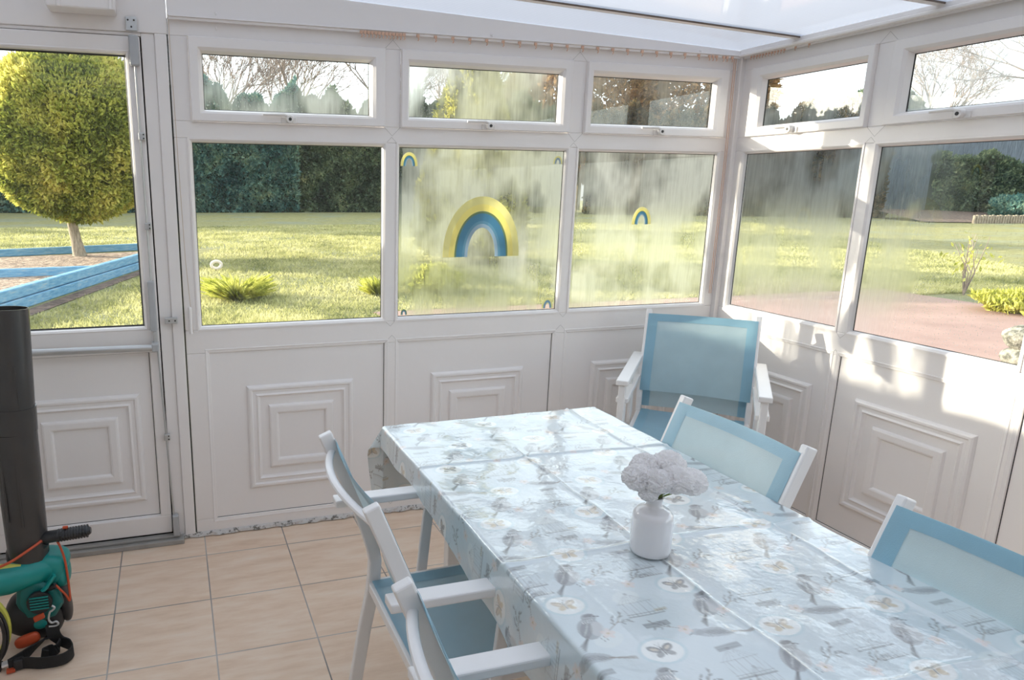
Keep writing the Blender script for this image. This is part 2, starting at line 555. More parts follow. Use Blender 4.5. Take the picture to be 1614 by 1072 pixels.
def moulded_panel(Mf, rect, parent, centre, name='panel'):
    a0, a1, z0, z1 = rect
    mb = MB()
    rings(mb, Mf, rect, [(-.017, .006), (-.015, .0085), (-.004, .0055), (0, -.0015)], cap=False, mi=0)
    wbox(mb, Mf, a1 - .0024, a1, -.004, -.0010, z0, z1, 1); wbox(mb, Mf, a0, a1, -.004, -.0010, z0, z0 + .0020, 1); wbox(mb, Mf, a0, a1, -.004, -.0012, z1 - .0008, z1, 1)
    wbox(mb, Mf, a0, a1, -.03, -.002, z0, z1)
    o = mb.build(name, [PANEL, GASKET], parent)
    h = .2375
    mo = MB()
    rings(mo, Mf, (centre - h, centre + h, .432 - h, .432 + h), [(a, b - .0015) for a, b in MOULD])
    mo.build('moulding', PANEL, o, smooth=False)
    return o

def pane(Mf, rect, d, mat, parent, th=.022, name='glass_pane'):
    a0, a1, z0, z1 = rect
    mb = MB(); wbox(mb, Mf, a0, a1, d - th, d, z0, z1)
    return mb.build(name, mat, parent)

def fixed_light(num, Mf, g, mat, label):
    """bead, gasket and pane of a fixed window"""
    mb = MB()
    o = .020
    rings(mb, Mf, (g[0] - o, g[1] + o, g[2] - o, g[3] + o), [(0, .006), (.0, .010), (.006, .010), (.014, .003), (.018, -.010)], cap=False)
    rings(mb, Mf, (g[0] - o, g[1] + o, g[2] - o, g[3] + o), [(.018, -.010), (.0205, -.013)], cap=False, mi=1)
    w_ = mb.build('window_%d' % num, [WHITE, GASKET])
    tag(w_, label, 'window', kind='structure')
    pane(Mf, (g[0] - .004, g[1] + .004, g[2] - .004, g[3] + .004), -.013, mat, w_)
    return w_

def handle(Mf, a, z, parent, flip=1, lever=None):
    mb = MB()
    lev = flip if lever is None else lever
    wbox(mb, Mf, a - .032, a + .030, .024, .033, z - .012, z + .013)
    o = mb.build('handle', PEACHW, parent, bevel=.003)
    k = MB()
    c = Mf(a, .040, z + .004)
    ax = Vector(Mf(0, 1, 0))
    k.lathe([(.0, -.012), (.016, -.012), (.017, .006), (.014, .012), (.0, .012)], c, 20, 0, ax)
    k.build('handle_boss', PEACHW, o, smooth=True)
    k = MB()
    k.lathe([(.0, 0), (.0065, 0), (.0065, .0015), (.0, .0015)], Mf(a, .052, z + .004), 12, 0, ax)
    k.build('key_hole', GASKET, o)
    k = MB()
    P0 = Vector(Mf(a, .042, z + .012)); P1 = Vector(Mf(a - lev * .022, .045, z + .020)); P2 = Vector(Mf(a - lev * .105, .040, z + .019))
    k.tube([P0, P1, (P1 + P2) / 2, P2], [.007, .008, .0065, .006], 10, flat=.8)
    k.build('lever', PEACHW, o, smooth=True)

PEACHW = plain('white_handle_plastic', (.78, .75, .72), .35, var=.03)

def vent(num, Mf, outer, g, mat, label, ha, fl=1):
    mb = MB()
    a0, a1, z0, z1 = outer
    def ins(t): return (t * (g[0] - a0), t * (a1 - g[1]), t * (g[2] - z0), t * (z1 - g[3]))
    rings(mb, Mf, outer, [(*ins(0), .004), (*ins(.0), .022), (*ins(.06), .026), (*ins(.62), .026), (*ins(.80), .016), (*ins(.95), -.006)], cap=False)
    rings(mb, Mf, outer, [(*ins(.95), -.006), (*ins(1.0), -.010)], cap=False, mi=1)
    w_ = mb.build('window_%d' % num, [WHITE, GASKET])
    tag(w_, label, 'window', kind='structure')
    pane(Mf, (g[0] - .004, g[1] + .004, g[2] - .004, g[3] + .004), -.010, mat, w_)
    handle(Mf, ha, (z0 + g[2]) / 2 - .012, w_, fl)
    return w_

ZB, ZPT, ZG0, ZG1, ZS0, ZS1, ZT0, ZT1, ZTOP = .075, .825, .942, 1.672, 1.753, 2.06, 1.800, 2.000, 2.12
HP = .018

def roofz(x): return 2.15 + .042 * (-x)

def frame_wall(Mf, name, label, a_start, a_end, rows):
    """rows: for panels, fixed lights and vents, the list of (a0,a1) openings; returns the fixed frame"""
    mb = MB()
    F0, F1 = -.035, .006
    for z0, z1 in ((0, ZB), (ZPT, ZG0 - HP), (ZG1 + HP, ZS0), (ZS1, ZTOP)):
        wbox(mb, Mf, a_start, a_end, F0, F1, z0, z1)
    for bays, (z0, z1) in zip(rows, ((ZB, ZPT), (ZG0 - HP, ZG1 + HP), (ZS0, ZS1))):
        e = sorted([a_start, a_end] + [v for b in bays for v in b])
        for i in range(0, len(e), 2):
            wbox(mb, Mf, e[i], e[i + 1], F0, F1, z0, z1)
    o = mb.build(name, WHITE, None, bevel=.003)
    tag(o, label, 'wall', kind='structure')
    # hairline mitres of the welded profiles
    mj = MB(); e = .0006
    def line(p, q):
        (pa, pz), (qa, qz) = p, q; L_ = math.hypot(qa - pa, qz - pz); na, nz = -(qz - pz) / L_ * e, (qa - pa) / L_ * e
        mj.add([Mf(pa + na, .0066, pz + nz), Mf(qa + na, .0066, qz + nz), Mf(qa - na, .0066, qz - nz), Mf(pa - na, .0066, pz - nz)], [(0, 1, 2, 3)])
    for bays, (z0, z1) in zip(rows, ((ZB, ZPT), (ZG0 - HP, ZG1 + HP), (ZS0, ZS1))):
        bb = sorted(bays)
        for (a_, b_), (c_, d_) in zip(bb, bb[1:]):
            h = (c_ - b_) / 2
            for zz, sg in ((z0, -1), (z1, 1)):
                line((b_, zz), (b_ + h, zz + sg * h)); line((c_, zz), (c_ - h, zz + sg * h))
    mj.build('mitre_joints', JOINT, o, fix=False)
    return o
JOINT = plain('mitre_joint_grey', (.42, .40, .38), .6)  # plain grey for the welded joint lines

# glass of each pane, with the condensation the photograph shows on it
G_CLEAR = mat_glass('glass_clear')
G_VENT1 = mat_glass('glass_misted_foot', 1.0, 1.80, 1.93, band=(1.82, 1.95), drops=.8)
G_VENT2 = mat_glass('glass_misted', .9, 1.80, 1.9, drops=.5)
G_VENT3 = mat_glass('glass_faint_mist', .35)
G_LOW2 = mat_glass('glass_heavy_mist', .95, .94, 1.10, drops=.6)
G_LOW3 = mat_glass('glass_heavy_mist_corner', .90, .94, 1.05, drops=.6)
G_R1 = mat_glass('glass_misted_drops', .85, .94, 1.7, drops=.5)
G_RV = mat_glass('glass_vent_foot_mist', .75, 1.80, 1.95, band=(1.80, 1.93), drops=.5)
G_R2 = mat_glass('glass_half_misted', .85, .94, 1.7, drops=.5, side=(1, -1.15, -.85))

# ---- back wall
lowA = [(-2.575, -1.802), (-1.720, -.930), (-.853, -.096)]
panA = [(-2.553, -1.787), (-1.719, -.940), (-.861, -.098)]
sasA = [(-2.574, -1.794), (-1.724, -.926), (-.849, -.084)]
topA = [(-2.521, -1.860), (-1.680, -.984), (-.809, -.159)]
hp = lambda L: [(a - HP, b + HP) for a, b in L]
wall_back = frame_wall(MA, 'wall_back', 'white plastic framed lower wall and window frame facing the lawn', -2.644, -.028, (panA, hp(lowA), sasA))
for r_, c_ in zip(panA, (-2.168, -1.3225, -.475)):
    moulded_panel(MA, (r_[0], r_[1], ZB, ZPT), wall_back, c_)
lab = ['beside the door, through which the lawn shows clear', 'behind the large rainbow sticker', 'next to the room corner']
for i, r_ in enumerate(lowA):
    fixed_light(i + 1, MA, (r_[0], r_[1], ZG0, ZG1), (G_CLEAR, G_LOW2, G_LOW3)[i], 'large fixed pane of the back wall ' + lab[i])
for i, (o_, g_) in enumerate(zip(sasA, topA)):
    vent(i + 4, MA, (o_[0], o_[1], ZS0, ZS1), (g_[0], g_[1], ZT0, ZT1), (G_VENT1, G_VENT2, G_VENT3)[i],
         'small top opening window of the back wall, ' + ['nearest the door', 'middle one above the large rainbow', 'nearest the room corner'][i], (-2.197, -1.327, -.455)[i])
# ---- right wall
NB = 5
lowB = [(-.700, -.092)] + [(-1.392 - .69 * i, -.782 - .69 * i) for i in range(NB)]
panB = [(-.706, -.098)] + [(-1.398 - .69 * i, -.753 - .69 * i) for i in range(NB)]
sasB = [(-.716, -.095)] + [(-1.404 - .69 * i, -.793 - .69 * i) for i in range(NB)]
topB = [(-.679, -.170)] + [(-1.364 - .69 * i, -.860 - .69 * i) for i in range(NB)]
wall_right = frame_wall(MR, 'wall_right', 'white plastic framed wall on the right, lit by patches of sun', -4.25, -.028, (panB, hp(lowB), sasB))
for i, r_ in enumerate(panB):
    moulded_panel(MR, (r_[0], r_[1], ZB, ZPT), wall_right, -.40 if i == 0 else -1.086 - .69 * (i - 1))
wl = ['next to the room corner', 'second from the room corner, showing the terracotta paving'] + ['further towards the near end, bay %s' % c for c in ('three', 'four', 'five', 'six')]
for i in range(NB + 1):
    fixed_light(7 + i, MR, (lowB[i][0], lowB[i][1], ZG0, ZG1), G_R1 if i == 0 else (G_R2 if i == 1 else G_CLEAR), 'large fixed pane of the right wall ' + wl[i])
for i in range(NB + 1):
    vent(7 + NB + 1 + i, MR, (sasB[i][0], sasB[i][1], ZS0, ZS1), (topB[i][0], topB[i][1], ZT0, ZT1), G_RV if i == 0 else (G_VENT3 if i == 1 else G_CLEAR),
         'small top opening window of the right wall ' + wl[i].split(',')[0].replace('further towards the near end, ', ''), -.369 if i == 0 else -1.089 - .69 * (i - 1), -1)
# ---- corner post with its coved face
mb = MB()
mb.box((-.030, -.030, 0), (.036, .036, 2.16))
mb.add([(-.030, -.014, 0), (-.014, -.030, 0), (-.030, -.030, 0)] + [(-.030, -.014, 2.12), (-.014, -.030, 2.12), (-.030, -.030, 2.12)], [(0, 1, 4, 3)])
tag(mb.build('trim_1', WHITE, None, bevel=.004), 'white square corner post where the two glazed walls meet', 'post', kind='structure')
# ---- eaves boards up to the roof
def header(name, Mf, a0, a1, d, top, label, z0=ZTOP):
    mb = MB()
    lo, hi = Mf(a0, d, 0), Mf(a1, d, 0)
    pts = [(a0, z0), (a1, z0), (a1, top(a1)), (a0, top(a0))]
    fr = [Mf(a, d, z) for a, z in pts]; bk = [Mf(a, -.035, z) for a, z in pts]
    mb.add(fr + bk, [(0, 1, 2, 3), (7, 6, 5, 4)] + [(i, 4 + i, 4 + (i + 1) % 4, (i + 1) % 4) for i in range(4)])
    return tag(mb.build(name, WHITE, None, bevel=.003), label, 'trim', kind='structure')
header('trim_2', MA, -2.644, -.02, .016, lambda a: roofz(a) - .002, 'white board above the back windows, widening to the left under the sloping roof')
header('trim_3', MA, -3.62, -2.646, .012, lambda a: roofz(a) - .002, 'white board above the glazed door', z0=2.062)
header('trim_4', MR, -4.25, -.016, .022, lambda a: roofz(0) - .002, 'white board above the right windows', z0=ZTOP + .004)
mb = MB()
for y0, y1 in ((-4.25, -.03),):
    mb.box((-.052, y0, 2.118), (-.022, y1, 2.132)); mb.box((-.040, y0, 2.132), (-.022, y1, 2.152))
tag(mb.build('trim_5', WHITE, None, bevel=.004), 'white stepped cornice under the roof along the right wall', 'trim', kind='structure')

# ---- roof sheets and glazing bars
mb = MB()
X0, X1 = -3.7, .25
def sheet(mb, y0, y1, th=.016, dz=0, top=0):
    v = [(x, y, roofz(x) + dz + k) for k in (0, th) for x, y in ((X0, y0), (X1, y0), (X1, y1), (X0, y1))]
    mb.add(v, [(0, 3, 2, 1), (0, 1, 5, 4), (1, 2, 6, 5), (2, 3, 7, 6), (3, 0, 4, 7)]); mb.add(v, [(4, 5, 6, 7)], top)
ys = [.12, -.345, -.955, -1.575, -2.195, -2.815, -3.435, -4.30]
for i in range(len(ys) - 1):
    sheet(mb, ys[i + 1], ys[i], top=1)
roof = tag(mb.build('ceiling', [POLY, G_CLEAR], fix=True), 'pale blue translucent ribbed plastic roof sheets sloping down to the right', 'roof', kind='structure')
for i, y in enumerate(ys[1:-1]):
    b = MB(); sheet(b, y - .016, y + .016, .006, -.007)
    b.build('glazing_bar', WHITE, roof, bevel=.002)
    b = MB(); sheet(b, y - .0195, y - .016, .006, -.007)
    b.build('bar_gasket', plain('bar_gasket_brown', (.16, .12, .09), .6), roof)

# ---- floor and unseen side of the room
mb = MB(); mb.box((-3.62, -4.3, -.06), (0.0, .0, 0))
tag(mb.build('floor', TILES), 'beige veined floor tiles with thin grey grout', 'floor', kind='structure')
mb = MB(); mb.box((-3.68, -4.3, 0), (-3.60, .04, roofz(-3.6)))
tag(mb.build('wall_left', CREAM), 'plain cream wall on the left', 'wall', kind='structure')
mb = MB(); mb.box((-3.68, -4.36, 0), (.04, -4.26, 2.30))
tag(mb.build('wall_front', CREAM), 'plain cream wall behind the viewer', 'wall', kind='structure')
# grimy sealant bead at the foot of the back wall
mb = MB()
xs = np.linspace(-3.55, -.04, 160)
rr = [[(x, -.006, .004), (x, -.018 - .012 * rng.random(), .004), (x, -.016 - .006 * rng.random(), .010 + .010 * rng.random()), (x, -.006, .020)] for x in xs]
mb.loft(rr, True, True)
tag(mb.build('baseboard_back', SEAL), 'cracked grimy sealant strip where the back wall meets the tiles', 'skirting', kind='structure')
mb = MB(); mb.box((-3.55, -.062, 0), (-2.70, -.010, .022)); mb.box((-3.55, -.040, .022), (-2.715, -.010, .034))
tag(mb.build('trim_6', SILLM, None, bevel=.003), 'worn grey metal threshold under the glazed door', 'threshold', kind='structure')

# ------------------------------------------------------------------ the glazed door
mb = MB()   # outer frame
for a0, a1, z0, z1, d in ((-2.742, -2.694, 0, 2.062, .004), (-2.694, -2.650, 0, 2.062, .012), (-3.48, -3.43, 0, 2.062, .004), (-3.62, -3.48, 0, 2.062, .012)):
    wbox(mb, MA, a0, a1, -.035, d, z0, z1)
wbox(mb, MA, -3.43, -2.742, -.035, .004, 2.050, 2.062)
tag(mb.build('trim_7', WHITE, None, bevel=.003), 'white door frame left of the first window', 'door frame', kind='structure')
mb = MB(); wbox(mb, MA, -2.6495, -2.6445, -.03, .002, 0, 2.12)
tag(mb.build('trim_8', GASKET, None), 'dark joint line between door frame and window frame', 'joint', kind='structure')
mb = MB(); wbox(mb, MA, -2.775, -2.740, -.050, -.031, 0, 2.06); wbox(mb, MA, -3.45, -3.40, -.050, -.031, 0, 2.06); wbox(mb, MA, -3.44, -2.74, -.050, -.031, 2.03, 2.062); wbox(mb, MA, -3.44, -2.74, -.050, -.031, 0, .06)
tag(mb.build('trim_9', GASKET), 'dark rubber door stop behind the edge of the door', 'door stop', kind='structure')
dr = empty('door_1', (-3.085, 0, 0)); tag(dr, 'white door with a glazed upper half and a moulded lower panel', 'door', kind='structure')
def MD(a, d, z): return (a + 3.085, -d, z)
mb = MB()
L0, L1 = -3.427, -2.747
for a0, a1, z0, z1 in ((L0, L1, .040, .120), (L0, L1, .845, .938), (L0, L1, 1.996, 2.046),
                       (L0, L0 + .060, .120, .845), (L1 - .042, L1, .120, .845), (L0, L0 + .060, .938, 1.996), (L1 - .042, L1, .938, 1.996)):
    wbox(mb, MD, a0, a1, -.03, .016, z0, z1)
leaf = mb.build('leaf', WHITE, dr, bevel=.003)
gd = (-3.360, -2.806, .956, 1.978)
mb = MB()
rings(mb, MD, (gd[0] - .018, gd[1] + .018, gd[2] - .018, gd[3] + .018), [(-.002, .016), (.004, .018), (.011, .012), (.014, -.004)], cap=False)
rings(mb, MD, (gd[0] - .018, gd[1] + .018, gd[2] - .018, gd[3] + .018), [(.014, -.004), (.020, -.010)], cap=False, mi=1)
mb.build('glazing_bead', [WHITE, GASKET], dr)
pane(MD, gd, -.010, G_CLEAR, dr)
pm = moulded_panel(MD, (-3.364, -2.792, .124, .842), dr, -3.078, 'door_panel')
# panic bar
mb = MB()
mb.tube([MD(-3.38, .062, .882), MD(-2.772, .062, .874)], .014, 16)
pb = mb.build('push_bar', METAL, dr, smooth=True)
mb = MB(); mb.box(MD(-2.778, .016, .858), MD(-2.750, .078, .892))
mb.build('bar_end', GREYPLASTIC, pb, bevel=.005)
def case(a, z0, z1, wdt, name='latch_case', d=.05, mat=GREYPLASTIC):
    mb = MB(); wbox(mb, MD, a - wdt / 2, a + wdt / 2, .016, d, z0, z1)
    return mb.build(name, mat, dr, bevel=.006, seg=3)
case(-2.766, .935, 1.140, .026)
mb = MB(); wbox(mb, MD, -2.769, -2.753, .03, .045, .865, .935)
mb.build('latch_arm', METAL, dr, bevel=.003)
case(-2.768, 1.940, 2.046, .034, 'bolt_case')
case(-2.730, .032, .128, .026, 'bolt_case')
for z0, z1, aa, ab in ((1.135, 1.945, -2.764, -2.768), (.12, .90, -2.736, -2.757)):
    mb = MB(); mb.tube([MD(aa, .030, z0), MD(ab, .030, z1)], .0042, 8)
    mb.build('bolt_rod', METAL, dr, smooth=True)
for a, z in ((-2.762, 1.689), (-2.762, 1.352), (-2.743, .480)):
    mb = MB(); wbox(mb, MD, a - .011, a + .013, .016, .038, z - .014, z + .014)
    g_ = mb.build('rod_guide', METAL, dr, bevel=.003)
    mb = MB()
    for dz in (-.007, .007): mb.lathe([(0, 0), (.003, 0), (.003, .002), (0, .002)], MD(a + .007, .038, z + dz), 8, 0, MD(0, 1, 0) if False else (0, -1, 0))
    mb.build('screw', GASKET, g_)
# strike plates on the frame
def plate(a0, a1, z0, z1, label, name='strike_plate', th=.020, scr=()):
    o = empty(name, MA(a0, .0125, z0))
    k = MB(); k.box((0, 0, 0), (a1 - a0, -th, z1 - z0)); k.build('plate', METAL, o, bevel=.002)
    k = MB()
    for sx_, sz_ in scr: k.lathe([(0, 0), (.0034, 0), (.0034, .0015), (0, .0015)], (sx_ - a0, -th, sz_ - z0), 10, 0, (0, -1, 0))
    k.build('screws', GASKET, o)
    return tag(o, label, 'strike plate')
plate(-2.722, -2.672, .962, .986, 'small metal strike plate on the frame beside the door latch', scr=((-2.705, .974), (-2.682, .974)))
plate(-2.792, -2.752, 2.064, 2.112, 'small metal strike plate above the top bolt of the door', th=.012, scr=((-2.783, 2.10), (-2.762, 2.10), (-2.772, 2.077)))
# boxed casing above the door
o = empty('boxed_casing', (-3.045, -.014, 2.110)); tag(o, 'white boxed casing with ridged face above the glazed door', 'casing')
mb = MB(); mb.box((0, 0, 0), (.225, -.10, .14)); mb.build('casing_body', WHITE, o, bevel=.006)
for dx in (.035, .205):
    mb = MB(); mb.box((dx, -.10, .0), (dx + .012, -.108, .14)); mb.build('ridge', WHITE, o, bevel=.003)

# ---- pull cord with toggle by the door
o = empty('pull_cord', (-2.640, -.020, 2.12)); tag(o, 'thin ivory pull cord with white toggle hanging between door and first window', 'cord')
mb = MB(); mb.tube([(0, 0, .01), (.006, -.002, -.5), (.012, -.002, -.9), (.022, -.003, -1.10), (.026, -.004, -1.20)], .0016, 6); mb.build('cord', CORDM, o)
mb = MB(); mb.lathe([(.0, 0), (.007, .002), (.0065, .05), (.008, .108), (.004, .113), (0, .113)], (.018, -.012, -1.205), 12); mb.build('toggle', WHITE, o, smooth=True)
# cords hanging in the corner
o = empty('corner_cord', (-.065, -.020, 2.11)); tag(o, 'pair of thin peach cords hanging down the corner between the glazed walls', 'cord')
for dx in (0, .010):
    mb = MB(); mb.tube([(dx, 0, 0), (dx + .004, -.002, -.5), (dx + .002, 0, -1.12)], .0018, 6); mb.build('cord', PEACH, o)

# ---- curtain track with gliders
tr = empty('curtain_track', (-2.64, -.020, 2.112)); tag(tr, 'slim white curtain track with peach gliders above the back windows', 'curtain track')
mb = MB(); mb.box((0, 0, 0), (2.60, -.010, .010)); mb.box((0, .0, .010), (2.60, -.016, .014)); mb.build('rail', WHITE, tr, bevel=.001)
gx = list(np.linspace(.74, .92, 13)) + list(np.linspace(.98, 2.36, 19)) + [2.42, 2.44, 2.46, 2.50, 2.52, 2.55]
for x in gx:
    mb = MB(); mb.box((x - .006, -.011, -.005), (x + .006, -.016, .006)); mb.tube([(x, -.013, -.002), (x + .004, -.013, -.013), (x, -.013, -.018)], .0024, 5)
    mb.build('glider', PEACH, tr)
tr = empty('curtain_track', (-.020, -.04, 2.110)); tag(tr, 'short row of peach curtain gliders on a track above the right windows', 'curtain track')
mb = MB(); mb.box((0, 0, 0), (-.010, -4.1, .008)); mb.build('rail', WHITE, tr)
for y in list(np.linspace(.05, .24, 12)) + [.3, .37]:
    mb = MB(); mb.box((-.011, -y - .004, -.004), (-.015, -y + .004, .004)); mb.tube([(-.013, -y, -.004), (-.013, -y + .003, -.009), (-.013, -y, -.012)], .0016, 5)
    mb.build('glider', PEACH, tr)
hk = None
for i, (x, z) in enumerate(((-2.466, 2.150), (-2.466, 2.098), (-1.325, 2.142), (-.26, 2.137))):
    mb = MB(); mb.lathe([(0, 0), (.005, 0), (.005, .003), (0, .003)], (0, 0, 0), 10, 0, (0, -1, 0))
    mb.tube([(0, -.003, 0), (0, -.012, -.002), (0, -.015, -.009), (0, -.010, -.013), (0, -.006, -.010)], .0017, 6)
    h_ = mb.build('cup_hook', WHITE); h_.location = (x, -.0165 if z > 2.12 else -.0065, z)
    tag(h_, ['tiny white cup hook above the first top window, the upper of two', 'tiny white cup hook above the first top window, the lower of two', 'tiny white cup hook on the board above the middle top window', 'tiny white cup hook on the board nearest the room corner'][i], 'hook')

# ------------------------------------------------------------------ rainbow window stickers
def mat_vinyl(name, c):
    k = N(name); d = k.n('ShaderNodeBsdfDiffuse'); t = k.n('ShaderNodeBsdfTranslucent'); x = k.n('ShaderNodeMixShader'); x.inputs[0].default_value = .62
    f = k.noise(k.coord(kind='World'), 12, 2); cc = k.mix(f, tuple(v * .96 for v in c), c)
    k.l(cc, d.inputs[0]); k.l(cc, t.inputs[0]); k.l(d.outputs[0], x.inputs[1]); k.l(t.outputs[0], x.inputs[2]); k.l(x.outputs[0], k.out.inputs['Surface'])
    return k.m
RB = [mat_vinyl('sticker_' + n_, c) for n_, c in (('pale_yellow', (.88, .85, .52)), ('yellow', (.92, .86, .44)), ('moss', (.34, .44, .30)), ('deep_blue', (.22, .42, .55)), ('mid_blue', (.30, .49, .60)), ('pale_blue', (.50, .61, .70)), ('grey_blue', (.40, .50, .60)))]
def rainbow(Mf, ac, z0, wd, ht, label, cols=(0, 1, 2, 3, 4, 5), d=-.0115):
    radii = [1.0, .84, .70, .655, .50, .44, .36]
    mb = MB()
    k = 40
    def pt(s, t):
        hw = wd / 2 * s; hh = ht * (1 - (1 - s) * (wd / 2) / ht * 1.15)
        return Mf(ac - hw * math.cos(t) * (1 if abs(math.cos(t)) < 2 else 1), d, z0 + hh * math.sin(t) ** .93 if math.sin(t) > 0 else z0)
    for b in range(6):
        s0, s1 = radii[b], radii[b + 1]
        vs, fs = [], []
        for i in range(k + 1):
            t = math.pi * i / k
            for s in (s0, s1):
                p = pt(s, t); vs.append(p)
        n0 = len(vs)
        for i in range(k + 1):
            for s in (s0, s1):
                p = Vector(pt(s, math.pi * i / k)); vs.append(p + (Vector(Mf(0, d + .0006, 0)) - Vector(Mf(0, d, 0))))
        for i in range(k):
            fs.append((2 * i, 2 * i + 1, 2 * i + 3, 2 * i + 2)); fs.append((n0 + 2 * i + 2, n0 + 2 * i + 3, n0 + 2 * i + 1, n0 + 2 * i))
        mb.add(vs, fs, b)
    return tag(mb.build('rainbow_sticker', [RB[c] for c in cols], fix=False), label, 'sticker', 'rainbow stickers on the windows')
rainbow(MA, -1.323, 1.200, .378, .270, 'large yellow and blue rainbow sticker in the middle of the second window')
rainbow(MA, -.482, 1.339, .108, .083, 'small rainbow sticker in the middle of the pane nearest the corner')
rainbow(MA, -1.676, 1.597, .078, .058, 'small rainbow sticker in the upper left corner of the second window')
rainbow(MA, -.957, 1.616, .046, .036, 'tiny rainbow sticker in the upper right corner of the second window', (0, 0, 5, 5, 5, 6))
rainbow(MA, -.968, .946, .062, .050, 'small rainbow sticker at the lower right corner of the second window', (0, 0, 5, 4, 5, 6))
rainbow(MA, -1.692, .946, .030, .026, 'tiny rainbow sticker at the lower left corner of the second window', (2, 2, 5, 4, 5, 6))

# ------------------------------------------------------------------ table and cloth
TX0, TX1, TY1, TY0, TZ = -2.040, -1.255, -.865, -2.62, .740
tb = empty('dining_table', ((TX0 + TX1) / 2, (TY0 + TY1) / 2, 0)); tag(tb, 'rectangular dining table hidden under the bird patterned cloth', 'table')
hw, hl = (TX1 - TX0) / 2 - .006, (TY1 - TY0) / 2 - .006
mb = MB(); mb.box((-hw, -hl, .708), (hw, hl, TZ - .004)); mb.build('tabletop', CHAIRWHITE, tb, bevel=.01)
for sx_ in (-1, 1):
    for sy_ in (-hl + .065, hl - .13):
        mb = MB(); mb.box((sx_ * .20 - .02, sy_ - .02, 0), (sx_ * .20 + .02, sy_ + .02, .708)); mb.build('leg', CHAIRWHITE, tb, bevel=.004)

